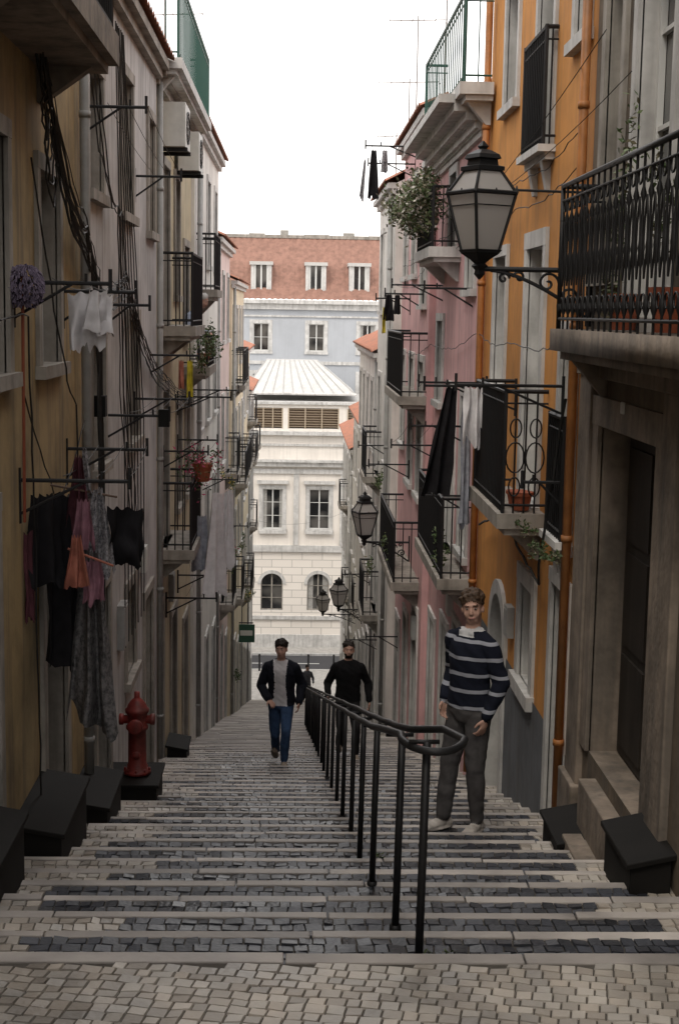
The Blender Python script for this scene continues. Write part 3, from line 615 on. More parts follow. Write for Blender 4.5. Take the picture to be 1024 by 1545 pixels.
def stoneq(mb,B,z,col,h=.014,ins=.10,tilt=.0025):
    cx=sum(p[0] for p in B)/4; cy=sum(p[1] for p in B)/4
    tx,ty,dz=random.uniform(-tilt,tilt),random.uniform(-tilt,tilt),random.uniform(-.0015,.0015)
    sg=((-1,-1),(1,-1),(1,1),(-1,1))
    b=len(mb.v); i=mb.mi('setts')
    mb.v+=[(p[0],p[1],z-h) for p in B]
    mb.v+=[(p[0]+(cx-p[0])*ins,p[1]+(cy-p[1])*ins,z+dz+tx*s[0]+ty*s[1]) for p,s in zip(B,sg)]
    for f in FACES: mb.f.append(tuple(b+a for a in f)); mb.m.append(i); mb.cols.append(col)
def lightc():
    s=random.uniform(.66,1.15); w=random.uniform(.93,1.05); return (.42*s,.38*s*w**.5,.33*s*w)
def darkc():
    s=random.uniform(.55,1.6); return (.033*s,.036*s,.045*s)
XL,XR=-1.9,2.5
def nosing(y0,y1,z):
    x=XL-random.random()*.8
    while x<XR:
        l=random.uniform(.6,1.4); s=random.uniform(.68,1.1); e=random.uniform(-.004,.004); t=random.uniform(-.008,.008)
        nose.box(W,x+.004,x+l-.004,y0+random.uniform(-.008,.008),y1+t,z-.15,z+e,'nose',(.45*s,.41*s,.375*s)); x+=l
bed.box(W,XL,XR,3.9,5.545,z0-.25,z0-.009,'bed'); nosing(5.55,5.64,z0)
cu,cv=.074,.062; ang=math.radians(-9); ca_,sa_=math.cos(ang),math.sin(ang)
NI=66; offs={}; brk={}
jr=random.Random(4)
for j in range(-20,20):
    offs[j]=jr.uniform(0,cu); brk[j]=[jr.uniform(-.014,.014) for _ in range(NI)]
def edge(j,u): return j*cv+.014*noise.noise((u*9,j*3.3,0))+.012*noise.noise((u*1.5,j*.6,5))
for j in range(-19,19):
    for i in range(NI-1):
        u0=-2.4+i*cu+offs[j]+brk[j][i]; u1=-2.4+(i+1)*cu+offs[j]+brk[j][i+1]
        q=[(u0,edge(j,u0)),(u1,edge(j,u1)),(u1+.004,edge(j+1,u1)),(u0+.004,edge(j+1,u0))]
        B=[(u*ca_-v*sa_,4.95+u*sa_+v*ca_) for u,v in q]
        cx=sum(p[0] for p in B)/4; cy=sum(p[1] for p in B)/4
        if not(4.5<cy<5.53 and XL-.05<cx<XR+.05): continue
        B=[(p[0],min(p[1],5.54)) for p in B]
        stoneq(sett,B,z0,darkc() if (abs(cx+1.35)<.13 and abs(cy-5.22)<.06) else lightc(),ins=.14,h=.018)
cheap.box(W,XL-2,XR+2,-12,4.5,z0-.25,z0,'cobl')
NS=120
for k in range(NS):
    ya=5.64+.5*k; z=z0-.13*(k+1); NW=.068 if k<5 else .052
    nosing(ya+.5-NW,ya+.5,z)
    a=-1.15+.25*math.sin(k*1.7)+random.uniform(-.12,.12); b=1.75+.2*math.sin(k*2.3+1)
    e=ya+.5-NW
    if k<34:
        bed.box(W,XL,XR,ya-.02,e-.009,z-.25,z-.013,'bed')
        nr_=6; d=(e-ya)/nr_
        for i in range(nr_):
            x=XL-random.random()*.1
            if i<(2 if k>3 else 1): continue
            xs=[x]
            while x<XR: x+=random.uniform(.05,.09); xs.append(x)
            j=lambda:random.uniform(-.006,.006)
            js=[(j(),j()) for _ in xs]
            for q in range(len(xs)-1):
                x,x2=xs[q],xs[q+1]; ww=.06*math.sin(k*3.1+i)
                c=lightc() if (x<a+ww or x>b+ww) else darkc()
                B=[(x+js[q][0],ya+i*d+js[q][1]*.7),(x2+js[q+1][0],ya+i*d+js[q+1][1]*.7),(x2+js[q+1][1],ya+i*d+d+js[q+1][0]*.7),(x+js[q][1],ya+i*d+d+js[q][0]*.7)]
                stoneq(sett,B,z-.004,c,tilt=.004,ins=.13,h=.018)
    else:
        cheap.box(W,XL,a,ya-.02,e-.009,z-.25,z-.006,'cobl'); cheap.box(W,a,b,ya-.02,e-.009,z-.25,z-.006,'cobd'); cheap.box(W,b,XR,ya-.02,e-.009,z-.25,z-.006,'cobl')
bed.obj('bedding',st); nose.obj('nosing_slabs',st,bevel=.006); sett.obj('setts',st); cheap.obj('lower_paving',st)
# ------------------------------------------------------------------ handrail
hr=empty('iron_handrail'); mb=MB()
def rx(y):
    t=min(1,max(0,(y-5.7)/2.0)); return .58-.11*t*(2-t)-.0045*max(0,y-8)
def rz(y): return -1.19-.26*y+.93
py=[5.78,6.45,7.6,8.9,10.2,11.5,12.8]
while py[-1]<31: py.append(py[-1]+1.4)
for i,yy in enumerate(py):
    xx=rx(yy)+random.uniform(-.008,.008); k=int((yy-5.64)/.5); zb=z0-.13*(k+1)-.03
    mb.tube([(xx,yy,zb),(xx+.012,yy,rz(yy)-.02)],.018,'iron',8)
    mb.tube([(xx-.065,yy,rz(yy)-.022),(xx+.065,yy,rz(yy)-.022)],.010,'iron',6)
    mb.tube([(xx,yy,zb),(xx,yy,zb+.05)],.028,'iron',8)
ys=[32.5-.5*i for i in range(int((32.5-5.7)/.5)+1)]
A=[(rx(y)-.065,y,rz(y)+random.uniform(-.004,.004)) for y in ys]; B=[(rx(y)+.065,y,rz(y)+random.uniform(-.004,.004)) for y in ys]
yl=ys[-1]; e=[]
xc=rx(yl)
for t in range(1,12):
    q=math.pi*t/12; e.append((xc+.065-.14*math.cos(q), yl-.04-.24*math.sin(q), rz(yl)+.01))
B2=B[:-1]+[(xc+.15,yl+.25,rz(yl)-.05)]
mb.tube(A+e+B2[::-1],.018,'iron',8); mb.obj('rails_and_posts',hr,True)
# ------------------------------------------------------------------ lanterns
def lantern(name,c,s,ang,wallx,fancy=1):
    par=empty(name,c); mb=MB(); ca,sa=math.cos(ang),math.sin(ang)
    def P(x,y,z): return V((s*(x*ca-y*sa),s*(x*sa+y*ca),s*z))
    def ring(h,z): return [P(-h,-h,z),P(h,-h,z),P(h,h,z),P(-h,h,z)]
    lo,hi,tp=ring(.10,0),ring(.185,.43),ring(.095,.60)
    for i in range(4):
        j=(i+1)%4
        mb.tube([lo[i],hi[i]],.012*s,'iron',6); mb.tube([lo[i],lo[j]],.014*s,'iron',6); mb.tube([hi[i],hi[j]],.017*s,'iron',6); mb.tube([hi[i],tp[i]],.012*s,'iron',6); mb.tube([tp[i],tp[j]],.014*s,'iron',6)
        a,b=lo[i].lerp(hi[i],.78),lo[j].lerp(hi[j],.78); mb.tube([a,b],.005*s,'iron',5)
        for (q0,q1,q2,q3,za,zb_) in ((lo[i],lo[j],hi[j],hi[i],0,.43),(hi[i],hi[j],tp[j],tp[i],.43,.60)):
            mb.poly([q0.lerp(P(0,0,za),.04),q1.lerp(P(0,0,za),.04),q2.lerp(P(0,0,zb_),.04),q3.lerp(P(0,0,zb_),.04)],'lampglass')
        mb.tube([hi[i],hi[i]+P(0,0,.055)],[.018*s,.004*s],'iron',5)
        mid=(hi[i]+hi[j])/2; mb.tube([mid,mid+P(0,0,.03)],[.012*s,.004*s],'iron',5)
    prof=[(.118,.595),(.118,.625),(.085,.635),(.08,.675),(.10,.685),(.088,.715),(.045,.745),(.02,.755),(.03,.775),(.004,.815)]
    rs=[ring(h,z) for h,z in prof]
    for q in range(len(rs)-1):
        for i in range(4):
            j=(i+1)%4; mb.poly([rs[q][i],rs[q][j],rs[q+1][j],rs[q+1][i]],'iron')
    mb.poly(rs[0],'iron')
    prof=[(.118,.01),(.10,-.02),(.055,-.06),(.03,-.09),(.045,-.11),(.025,-.14),(.03,-.17),(.005,-.21)]
    rs=[ring(h,z) for h,z in prof]
    for q in range(len(rs)-1):
        for i in range(4):
            j=(i+1)%4; mb.poly([rs[q][i],rs[q][j],rs[q+1][j],rs[q+1][i]],'iron')
    D=wallx-c[0]; z=-.13*s
    mb.tube([(0,0,z),(D,0,z)],.02*s,'iron',8); mb.tube([(D,0,z-.42*s),(D,0,z+.12*s)],.026*s,'iron',8)
    sc=[(D*(1-.9*q/20),0,z-.36*s*(1-q/20)**1.6-.01) for q in range(21)]
    mb.tube(sc,.014*s,'iron',6)
    def spiral(cx,cz,r0,turn,sg):
        mb.tube([(cx+sg*r0*(1-t/26)*math.cos(t/26*turn),0,cz+r0*(1-t/26)*math.sin(t/26*turn)) for t in range(25)],.011*s,'iron',5)
    spiral(D*.62,z-.10*s,.085*s,9,1); spiral(D*.83,z-.2*s,.07*s,9,-1); spiral(D*.36,z-.06*s,.05*s,8,-1); spiral(D*.8,z-.05*s,.045*s,8,1); spiral(D*.22,z-.07*s,.045*s,8,1)
    if fancy: mb.tube([(.17*s,0,.46*s),(D,0,.45*s)],.010*s,'iron',6)
    mb.obj('lantern_and_bracket',par); return par
lantern('street_lamp',(1.32,10.35,.45),.95,math.radians(28),2.12)
lantern('street_lamp',(1.22,23.9,-3.75),.92,math.radians(20),2.0,0)
lantern('street_lamp',(1.28,38,-7.9),.95,math.radians(35),1.92,0)
lantern('street_lamp',(1.1,49,-10.4),.95,math.radians(35),2.28,0)
# ------------------------------------------------------------------ plants
def foliage(name,blobs,leaf,kinds,par=None,seed=0,droop=0):
    rn=random.Random(seed); mb=MB()
    for c,r,n in blobs:
        cl=[V((rn.gauss(0,.5),rn.gauss(0,.5),rn.gauss(0,.5))) for _ in range(max(3,n//40))]
        for _ in range(n):
            q=rn.choice(cl)+V((rn.gauss(0,.22),rn.gauss(0,.22),rn.gauss(0,.22)))
            p=V((c[0]+q.x*r[0],c[1]+q.y*r[1],c[2]+q.z*r[2]-droop*rn.random()**2))
            a=V((rn.uniform(-1,1),rn.uniform(-1,1),rn.uniform(-.6,1))).normalized(); b=a.orthogonal().normalized(); 
            s=leaf*rn.uniform(.5,1.4); b=(Matrix.Rotation(rn.uniform(0,6.28),3,a)@b)
            mb.poly([p,p+a*s*.5+b*s*.22,p+a*s,p+a*s*.5-b*s*.22],rn.choice(kinds))
    return mb.obj(name,par)
foliage('flowering_balcony_plant',[((1.62,19.2,1.5),(.3,.6,.27),2600),((1.66,20.2,1.45),(.3,.5,.26),1700),((1.55,18.9,1.32),(.24,.4,.22),900),((1.72,19.6,1.75),(.2,.5,.16),700)],.065,['leaf1','leaf2','leaf3','leaf3','leaf2','flwhite'],seed=1,droop=.12)
foliage('geranium_plant',[((-1.25,19.6,-1.95),(.2,.3,.18),700)],.055,['leaf1','leaf2','leaf1','flpink','flpink'],seed=2,droop=.35)
foliage('potted_plant',[((-1.4,22.4,-.55),(.16,.5,.3),500)],.06,['leaf1','leaf1','leaf2','leaf3'],seed=3)
foliage('potted_plant',[((-1.45,24.0,-.45),(.14,.3,.3),250)],.07,['leaf1','leaf2'],seed=4)
foliage('balcony_plant',[((1.98,8.7,.75),(.06,.16,.55),260),((2.0,9.0,.5),(.06,.16,.35),160),((1.97,7.6,.6),(.08,.25,.3),160)],.045,['leaf1','leaf2','leaf3'],seed=5)
foliage('vine_garland',[((1.95,11.9-.25*i,-1.72-.03*i*(7-i)*.35),(.05,.16,.05),70) for i in range(7)],.035,['leaf1','leaf3','leaf1'],seed=6)
for i,(x,y,z,kk) in enumerate([(-1.5,33,-3.9,'flyel'),(-1.5,36,-6,'flpink'),(-1.5,42,-7,'leaf2'),(-1.5,45,-9,'flyel'),(-1.5,30,-5.5,'leaf2'),(-1.5,50,-10,'leaf2'),(1.65,27.5,-3.2,'leaf2'),(1.66,29.5,-5.3,'leaf3'),(1.8,17,-2.75,'leaf2'),(1.7,23.5,-3.9,'leaf2'),(-1.5,40,-10.5,'leaf1')]):
    foliage('potted_plant',[((x,y,z),(.12,.35,.22),130)],.07,['leaf1','leaf2',kk],seed=20+i,droop=.15)
wd=[((rx(yy)+.1,yy+.12,z0-.13*(int((yy-5.64)/.5)+1)+.0),(.09,.04,.012),50) for yy in (5.78,8.9)]+[((-1.55,14.8,-5.05),(.1,.2,.02),50),((1.9,14.5,-5.0),(.1,.15,.03),60)]
foliage('weeds',wd,.022,['leaf1','leaf2','leaf3'],seed=50)
def pot(x,y,z,r=.1,h=.17,k='pot'):
    mb=MB(); mb.tube([(0,0,0),(0,0,h*.8),(0,0,h*.8),(0,0,h)],[r*.7,r*.95,r*1.08,r*1.08],k,14); mb.obj('flower_pot',None,loc=(x,y,z))
pot(-1.25,19.6,-2.35,.13,.25); pot(1.97,12.15,-1.67,.1,.16); pot(1.97,12.4,-1.67,.09,.14); pot(-1.45,22.9,-.89,.1,.2); pot(2.0,8.7,-.08,.1,.22); pot(2.0,7.6,-.08,.12,.24)
# ------------------------------------------------------------------ hydrant
def lathe(mb,c,prof,k,n=20,axis='z'):
    if axis=='z': mb.tube([(c[0],c[1],c[2]+h) for h,_ in prof],[r for _,r in prof],k,n)
    if axis=='x': mb.tube([(c[0]+h,c[1],c[2]) for h,_ in prof],[r for _,r in prof],k,n)
    if axis=='y': mb.tube([(c[0],c[1]+h,c[2]) for h,_ in prof],[r for _,r in prof],k,n)
hp=empty('fire_hydrant',(-1.46,13.25,-4.42)); mb=MB()
lathe(mb,(0,0,0),[(0,.13),(.03,.13),(.035,.10),(.09,.095),(.1,.088),(.42,.085),(.44,.105),(.47,.105),(.48,.092),(.58,.095),(.6,.11),(.63,.115),(.64,.10),(.68,.085),(.72,.055),(.74,.03),(.75,.028),(.8,.026)],'red',24)
lathe(mb,(0,0,.53),[(-.17,.045),(-.165,.055),(-.13,.055),(-.125,.042),(.125,.042),(.13,.055),(.165,.055),(.17,.045)],'red',16,'x')
lathe(mb,(0,0,.5),[(-.19,.06),(-.185,.07),(-.14,.07),(-.135,.055),(0,.055)],'red',16,'y')
lathe(mb,(0,0,.2),[(-.11,.03),(-.1,.04),(0,.04)],'red',12,'y')
for i in range(8):
    a=i*math.pi/4; lathe(mb,(.115*math.cos(a),.115*math.sin(a),.03),[(0,.012),(.025,.012)],'red',6)
mb.obj('hydrant_body',hp,True)
def plinth(x0,x1,y0,y1,zt,zb,slope=.06,side=1):
    mb=MB(); a,b=(zt,zt-slope) if side>0 else (zt-slope,zt)
    mb.hexa([(x0,y0,zb),(x1,y0,zb),(x1,y1,zb),(x0,y1,zb),(x0,y0,a),(x1,y0,b),(x1,y1,b),(x0,y1,a)],'blackbox')
    e=.025
    mb.hexa([(x0-e,y0-e,a+.001),(x1+e,y0-e,b+.001),(x1+e,y1+e,b+.001),(x0-e,y1+e,a+.001),(x0-e,y0-e,a+.035),(x1+e,y0-e,b+.035),(x1+e,y1+e,b+.035),(x0-e,y1+e,a+.035)],'blackbox')
    mb.obj('black_metal_cellar_box',None,bevel=.006)
plinth(-1.74,-1.48,6.6,7.7,-2.78,-3.4); plinth(-1.74,-1.44,8.7,9.8,-3.28,-4.0); plinth(-1.74,-1.44,10.9,11.8,-3.9,-4.5)
plinth(-1.72,-1.25,12.95,13.6,-4.47,-5.1,0); plinth(-1.72,-1.45,19.4,20.0,-6.1,-6.6)
plinth(1.86,2.13,9.3,9.95,-3.56,-4.3,.06,-1); plinth(1.9,2.13,7.5,8.15,-2.98,-3.8,.06,-1)
# ------------------------------------------------------------------ AC units, sign, antennas
def acunit(F,y,z):
    mb=MB(); mb.box(F,y,y+.8,z,z+.55,.06,.36,'ac'); 
    o=[F(y+.38+.2*math.cos(t*math.pi/10),z+.27+.2*math.sin(t*math.pi/10),.368) for t in range(21)]; mb.tube(o,.012,'iron',4)
    for i in range(5): mb.box(F,y+.14,y+.62,z+.1+i*.08,z+.11+i*.08,.361,.372,'pipeg')
    for q in (.1,.65): mb.box(F,y+q,y+q+.04,z-.05,z,0,.38,'iron')
    mb.obj('air_conditioner',None,bevel=.01)
acunit(F3,18.6,2.05); acunit(F3,21.2,2.0)
mb=MB(); mb.tube([(-1.8,46,-10.2),(-1.25,46,-10.2)],.02,'iron'); mb.box(W,-1.75,-1.2,45.97,46.03,-10.85,-10.25,'sign'); mb.box(W,-1.68,-1.27,45.96,45.97,-10.62,-10.45,'frame'); mb.obj('hanging_shop_sign')
def antenna(x,y,z,h,ln):
    mb=MB(); mb.tube([(x,y,z),(x,y,z+h)],.014,'pipeg',5); mb.tube([(x-ln/2,y,z+h-.1),(x+ln/2,y+.2,z+h-.02)],.01,'pipeg',4)
    for i in range(6):
        t=-ln/2+ln*i/5; mb.tube([(x+t,y-.18,z+h-.08),(x+t,y+.22,z+h-.08)],.006,'pipeg',4)
    mb.obj('tv_antenna')
antenna(-1.9,21,3.0,2.3,1.1); antenna(-2.2,27,3.4,2.0,.9); antenna(2.3,23,3.2,3.0,1.3); antenna(2.1,26,3.2,2.0,1.0); antenna(2.2,29,2.6,2.0,1.2); antenna(2.1,31,2.6,1.2,.8)
mb=MB()
for F,y,z,h,k in ((FL(-1.75),11.1,-2.5,.4,'pipeg'),(FL(-1.74),14.0,-3.4,.45,'pipeg'),(FL(-1.74),16.1,-3.0,.3,'ac'),(F3,20.3,-4.2,.4,'pipeg'),(F2,13.4,-3.1,.3,'pipeg'),(F3r,18.1,-3.9,.4,'ac'),(F4,22.3,-5.2,.4,'pipeg')):
    mb.box(F,y,y+h*.75,z,z+h,-.01,.07,k); mb.box(F,y+.03,y+h*.75-.03,z+.03,z+h-.03,.07,.076,k)
mb.obj('meter_boxes')
# ------------------------------------------------------------------ clothes line brackets
def arm(side,x,y,z,ln):
    s=1 if side=='L' else -1; mb=MB()
    mb.tube([(0,0,0),(s*ln,0,0)],.013,'iron',6); mb.tube([(s*ln,0,-.05),(s*ln,0,.09)],.012,'iron',6); mb.tube([(s*ln*.75,0,0),(s*ln*.75,0,.06)],.01,'iron',6)
    mb.tube([(0,0,-.22),(s*ln*.62,0,0)],.010,'iron',6); mb.tube([(0,0,-.28),(0,0,.08)],.013,'iron',6)
    mb.obj('clothesline_bracket',None,loc=(x,y,z))
def line(a,b,sag=.05,n=10):
    a,b=V(a),V(b); return [a.lerp(b,t/n)-V((0,0,sag*4*(t/n)*(1-t/n))) for t in range(n+1)]
armsL=[(11.95,1.62,.52),(15.8,1.42,.5),(12.9,.03,.45),(9.0,.15,.6),(10.9,.12,.55),(9.1,-1.1,.7),(11.0,-1.08,.62),(13.2,-.98,.6),(15.7,-.98,.6),(17.3,-.55,.6),(19.2,-1.9,.6),(21.5,-1.95,.6),(21.5,-1.3,.8),(24.3,-1.35,.8),(19.6,-4.0,.7),(21.6,-4.05,.7),(27,-3.2,.7),(33,-5,.7)]
armsR=[(17,.3,.6),(20.5,.4,.75),(22.5,2.55,.95),(24.6,2.5,.8),(13.6,-.68,.88),(15.7,-.75,.75),(11.2,-.55,.85),(17.2,-1.35,.7),(20.6,-1.9,.7),(22.5,.3,.6),(25,.25,.6),(16.8,-2.15,.6),(24.5,-2.6,.7),(28,-2.6,.6),(30,-7.0,.7),(34,-6.3,.6),(26,-6.0,.6),(10.9,-1.28,.35)]
for y,z,l in armsL: arm('L',-1.75,y,z,l)
for y,z,l in armsR: arm('R',2.12 if y<21 else (2.0 if y<27 else 1.88),y,z,l)
cb=empty('overhead_cables'); mb=MB()
for i,j in ((0,1),(3,4),(5,6),(7,8),(10,11),(12,13),(14,15)):
    for q in (1,.7,.4): mb.tube(line((-1.75+armsL[i][2]*q,armsL[i][0],armsL[i][1]+.03),(-1.75+armsL[j][2]*q,armsL[j][0],armsL[j][1]+.03),.04),.003,'cable',4,False)
for i,j in ((0,1),(2,3),(4,5),(9,10),(7,8),(5,4)):
    for q in (1,.6): mb.tube(line((2.1-armsR[i][2]*q,armsR[i][0],armsR[i][1]+.03),(2.1-armsR[j][2]*q,armsR[j][0],armsR[j][1]+.03),.05),.003,'cable',4,False)
rn=random.Random(9)
def wig(pts,r=.008,k='cable',amp=.03):
    out=[]; P=[V(p) for p in pts]
    for a,b in zip(P,P[1:]):
        n=max(3,int((b-a).length/.2))
        for t in range(n):
            out.append(a.lerp(b,t/n)+V((0,rn.uniform(-amp,amp),rn.uniform(-amp,amp)*.6-.12*math.sin(math.pi*t/n)*min(1,(b-a).length*.25))))
    out.append(P[-1]); mb.tube(out,r,k,4,False)
for i in range(13):
    o=rn.uniform(-.16,.16); q=rn.uniform(-.2,.2)
    wig([(-1.68+rn.uniform(0,.06),9.4+q,1.9+o),(-1.66+rn.uniform(0,.05),9.7+q,1.4+o),(-1.62,10.5+q,.75+o),(-1.64,11.4,.55+o),(-1.66,12.2+q,.15+o),(-1.66,12.35+o,-1.4),(-1.67,12.4+o,-3)],rn.uniform(.004,.010),amp=.05)
for i in range(7):
    o=rn.uniform(-.12,.12); wig([(-1.66,12.4,.1+o),(-1.67,14.3,.25+o),(-1.67,16.3,-.5+o),(-1.67,18.3,-.9+o),(-1.68,24.5,-1.5+o)],.006)
for i in range(7): wig([(-1.68,13.6+.1*i,2.6),(-1.67,13.8+.22*i,.6),(-1.66,14.0+.3*i,-1.2),(-1.67,14.1+.3*i,-3.4)],.006,amp=.02)
for i in range(3): wig([(-1.66,11.2+.3*i,2.6),(-1.62,12.0+.4*i,1.3-.2*i),(-1.64,13.4+.2*i,.9),(-1.66,13.7+.3*i,-.8),(-1.67,14.6+.3*i,-2.2)],.006,amp=.06)
wig([(-1.66,9.2,.9),(-1.6,9.8,-.2),(-1.66,10.9,-.75),(-1.66,11.3,-2.4)],.006,amp=.05)
for z in (1.1,1.35,-.15): wig([(2.07,10.7,z),(2.07,13.5,z-.1),(2.07,16.2,z-.05),(2.0,21,z-.3),(1.93,26,z-.5)],.005)
wig([(2.05,10.7,-.6),(1.98,11.2,-1.9),(2.05,11.6,-2.2),(2.06,13.8,-1.85),(2.06,15.5,-2.3)],.012,amp=.04)
wig([(-1.68,7.6,.0),(-1.66,9.0,-.05),(-1.67,9.2,-1.5),(-1.67,9.3,-3.3)],.006)
wig([(-1.68,8.9,-.5),(-1.68,10.2,-1.4),(-1.68,11.5,-.9)],.005)
for a,b,s in (((2.05,9.8,1.9),(1.95,25,.9),.3),((2.05,9.0,1.5),(1.95,24,1.6),.35),((-1.7,58,-8.5),(2.2,61,-8.6),.35)): mb.tube(line(a,b,s,20),.004,'cable',4,False)
mb.obj('cables',cb)
mb=MB()
for i in range(5):
    c=V((-1.63,9.55+.05*i,1.35-.1*i)); r=.1+.03*i
    mb.tube([c+V((rn.uniform(-.02,.02),r*math.cos(t*math.pi/8),r*1.3*math.sin(t*math.pi/8))) for t in range(17)],.007,'cable',5,False)
mb.box(W,-1.75,-1.62,12.3,12.42,-.93,-.75,'blackbox'); mb.box(W,-1.25,-1.15,13.17,13.27,-1.08,-.92,'blackbox'); mb.obj('cable_coil')
# ------------------------------------------------------------------ laundry
C_={k:clothmat('cloth_'+k,*a) for k,a in dict(black=((.014,.013,.015),),plum=((.10,.035,.045),),peach=((.45,.17,.12),),pattern=((.34,.33,.34),(.06,.06,.07),45),mauve=((.30,.15,.19),),grey=((.17,.16,.16),(.05,.05,.05),30),white=((.72,.70,.71),None,10,.15),purple=((.22,.18,.24),(.10,.08,.12),40),blue=((.36,.37,.42),),yellow=((.6,.5,.05),)).items()}
def cloth(par,a,b,ln,k,wt=1.0,wb=1.0,nf=3,amp=.03,seed=0,nu=26,nv=26,hem=.08,skew=0,name='garment'):
    rn=random.Random(seed); a,b=V(a),V(b); d=b-a; wd=d.length; d.normalize(); n=d.cross(V((0,0,1))).normalized(); mid=(a+b)/2; ph=rn.uniform(0,6)
    mb=MB(); i=mb.mi(C_[k])
    for v in range(nv+1):
        t=v/nv
        for u in range(nu+1):
            s=u/nu-.5; w=wt+(wb-wt)*t+.12*noise.noise(V((t*3,seed*2.1,0))); q=noise.noise(V((s*3+seed,t*2,seed*1.3)))
            p=mid+d*(s*wd*w+skew*t)+n*(math.sin(s*nf*6.28+ph+t*1.2+q*2)*amp*(.35+t)+q*.03*t)
            p.z-= ln*t*(1+hem*noise.noise(V((s*4,seed,0)))+.5*hem*noise.noise(V((s*11,seed+3,0)))) + .025*math.sin((s+.5)*math.pi*3)**2*(1-t)
            mb.v.append(tuple(p))
    for v in range(nv):
        for u in range(nu):
            p=v*(nu+1)+u; mb.f.append((p,p+1,p+nu+2,p+nu+1)); mb.m.append(i); mb.cols.append(None)
    return mb.obj(name,par,True)
la=empty('hanging_laundry')
Y=9.7
cloth(la,(-1.68,Y-.1,-1.25),(-1.43,Y+.2,-1.28),1.2,'black',1,1.15,2,.06,1,hem=.15)
cloth(la,(-1.72,Y-.4,-1.22),(-1.55,Y-.2,-1.22),.6,'black',1,1.4,2,.05,2,hem=.2)
cloth(la,(-1.5,Y-.3,-1.5),(-1.38,Y-.25,-1.5),.36,'peach',.5,1.4,2,.025,3)
cloth(la,(-1.5,Y,-.98),(-1.42,Y,-1.0),.55,'plum',.6,2.4,2,.04,4,hem=.2)
cloth(la,(-1.45,Y+.1,-.95),(-1.40,Y,-.95),.35,'pattern',.6,2.0,1,.03,44)
cloth(la,(-1.47,Y-.1,-1.28),(-1.36,Y-.1,-1.28),.35,'mauve',.8,1.5,2,.02,14)
cloth(la,(-1.38,Y-.05,-1.2),(-1.27,Y,-1.22),.58,'pattern',.5,2.3,2,.04,5,hem=.2)
cloth(la,(-1.28,Y,-1.34),(-1.06,Y+.2,-1.38),.42,'black',1,1,1,.06,6,hem=.25)
cloth(la,(-1.44,Y-.1,-1.6),(-1.3,Y-.1,-1.64),1.25,'grey',.8,2.7,2,.10,7,hem=.2)
cloth(la,(-1.4,Y-.2,-1.68),(-1.27,Y-.2,-1.66),.3,'mauve',.8,1.2,2,.02,8,hem=.2)
cloth(la,(-1.74,Y-.5,-1.45),(-1.7,Y-.4,-1.45),.6,'plum',1,1,2,.02,15)
cloth(la,(-1.62,Y+.3,-1.3),(-1.5,Y+.3,-1.3),.8,'grey',.9,1.3,2,.04,45)
mb=MB(); mb.tube([(-1.65,Y-.02,-1.2),(-1.2,Y,-1.28)],.008,'bframe'); mb.tube([(-1.5,Y-.25,-1.6),(-1.2,Y-.22,-1.72)],.008,C_['peach']); mb.obj('hangers',la)
lw=empty('hanging_laundry'); cloth(lw,(-1.62,10.3,.1),(-1.34,10.3,.14),.42,'white',1,.9,1,.07,9,hem=.3)
cloth(lw,(-1.45,10.2,.13),(-1.32,10.4,.1),.3,'white',1,1.2,2,.04,10,hem=.3)
lw=empty('hanging_laundry'); cloth(lw,(-1.17,20,-2.55),(-1.0,20.3,-2.6),1.5,'white',.8,1.7,2,.05,11); cloth(lw,(-1.02,20.5,-2.62),(-.86,20.6,-2.55),1.15,'white',.8,1.6,2,.04,12); cloth(lw,(-1.4,20,-2.9),(-1.22,20.2,-2.9),.8,'blue',.8,1.3,2,.04,13)
lw=empty('hanging_laundry'); cloth(lw,(1.44,13.6,-.68),(1.56,13.65,-.68),1.05,'black',.9,2.6,2,.05,21,skew=-.16); cloth(lw,(1.60,13.45,-.66),(1.80,13.5,-.69),.55,'white',.9,1.25,2,.05,22,hem=.25); cloth(lw,(1.64,13.8,-.75),(1.74,13.9,-.75),1.3,'blue',.8,1.3,2,.03,23)
lw=empty('hanging_laundry'); cloth(lw,(1.12,22.5,2.5),(1.24,22.5,2.5),.75,'black',.7,1.5,1,.03,24); cloth(lw,(1.3,22.5,2.5),(1.4,22.5,2.5),.35,'pattern',.7,1.2,1,.03,25); cloth(lw,(1.02,22.5,2.4),(1.08,22.5,2.3),.7,'pattern',.5,1,1,.02,26,skew=-.1)
lw=empty('hanging_laundry'); cloth(lw,(1.4,22.5,.3),(1.52,22.5,.3),.42,'black',.8,1.5,1,.03,27); cloth(lw,(1.55,22.5,.3),(1.64,22.5,.3),.32,'black',.8,1.3,1,.03,28); cloth(lw,(1.36,22.5,.1),(1.42,22.5,.1),.42,'yellow',.6,1,1,.02,29)
cloth(lw,(-1.3,17.3,-.6),(-1.22,17.3,-.6),.45,'yellow',.8,1,1,.02,30); cloth(lw,(-1.4,17.3,-.6),(-1.33,17.3,-.6),.35,'peach',.8,1,1,.02,31)
mb=MB(); 
for i in range(700):
    a=rn.uniform(0,6.28); e=rn.uniform(-1,1); r=math.sqrt(max(0,1-e*e)); p=V((-1.655+.095*r*math.cos(a),8.85+.095*r*math.sin(a),.14+.11*e)); d=V((math.cos(a),math.sin(a),rn.uniform(-1,.4)))*.03
    mb.tube([p,p+d*.6,p+d+V((0,0,-.02))],.005,C_['purple'],4,False)
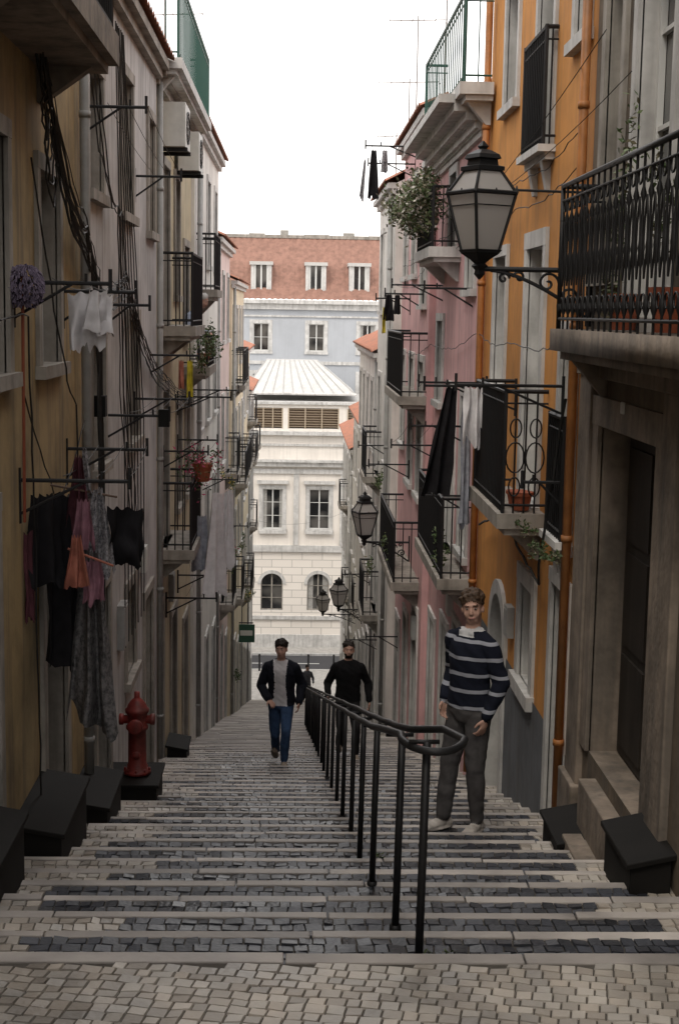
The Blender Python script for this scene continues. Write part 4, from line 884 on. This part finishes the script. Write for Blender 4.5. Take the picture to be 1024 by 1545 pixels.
mb.tube([(-1.665,8.85,.25),(-1.69,8.95,-1.35)],.010,'broom',6); mb.obj('mop')
# ------------------------------------------------------------------ camera, light, world
cam=bpy.data.cameras.new('cam'); co=bpy.data.objects.new('camera',cam); SC.collection.objects.link(co); SC.camera=co
p=math.radians(8);psi=math.radians(1.9);rho=math.radians(1.0)
Fv=V((math.sin(psi)*math.cos(p),math.cos(psi)*math.cos(p),-math.sin(p)))
R0=V((math.cos(psi),-math.sin(psi),0)); U0=R0.cross(Fv)
U=U0*math.cos(rho)-R0*math.sin(rho); Rr=R0*math.cos(rho)+U0*math.sin(rho)
co.matrix_world=Matrix(((Rr.x,U.x,-Fv.x,0),(Rr.y,U.y,-Fv.y,0),(Rr.z,U.z,-Fv.z,0),(0,0,0,1)))
cam.sensor_fit='VERTICAL'; cam.sensor_height=36; cam.sensor_width=24; cam.lens=50; cam.clip_end=5000; cam.clip_start=.05
el=math.radians(54); az=math.radians(205)
sun=bpy.data.lights.new('sun','SUN'); sun.energy=1.15; sun.angle=math.radians(14); sun.color=(1,.92,.80); so=bpy.data.objects.new('sun',sun); SC.collection.objects.link(so)
d=V((math.sin(az)*math.cos(el),math.cos(az)*math.cos(el),math.sin(el))); so.rotation_euler=d.to_track_quat('Z','Y').to_euler()
w=bpy.data.worlds.new('World'); SC.world=w; w.use_nodes=True; nt=w.node_tree; bg=nt.nodes['Background']
sk=nt.nodes.new('ShaderNodeTexSky'); sk.sky_type='NISHITA'; sk.sun_disc=False; sk.sun_elevation=el; sk.sun_rotation=az; sk.air_density=1.2; sk.dust_density=2; sk.ozone_density=.6
mx=nt.nodes.new('ShaderNodeMix'); mx.data_type='RGBA'; mx.inputs[0].default_value=.85; mx.inputs[7].default_value=(14.8,14.3,13.9,1)
nt.links.new(sk.outputs[0],mx.inputs[6]); nt.links.new(mx.outputs[2],bg.inputs[0]); bg.inputs[1].default_value=.15
SC.view_settings.view_transform='Standard'; SC.view_settings.look='None'; SC.view_settings.exposure=0
print('TOTAL',round(time.time()-T00,1))
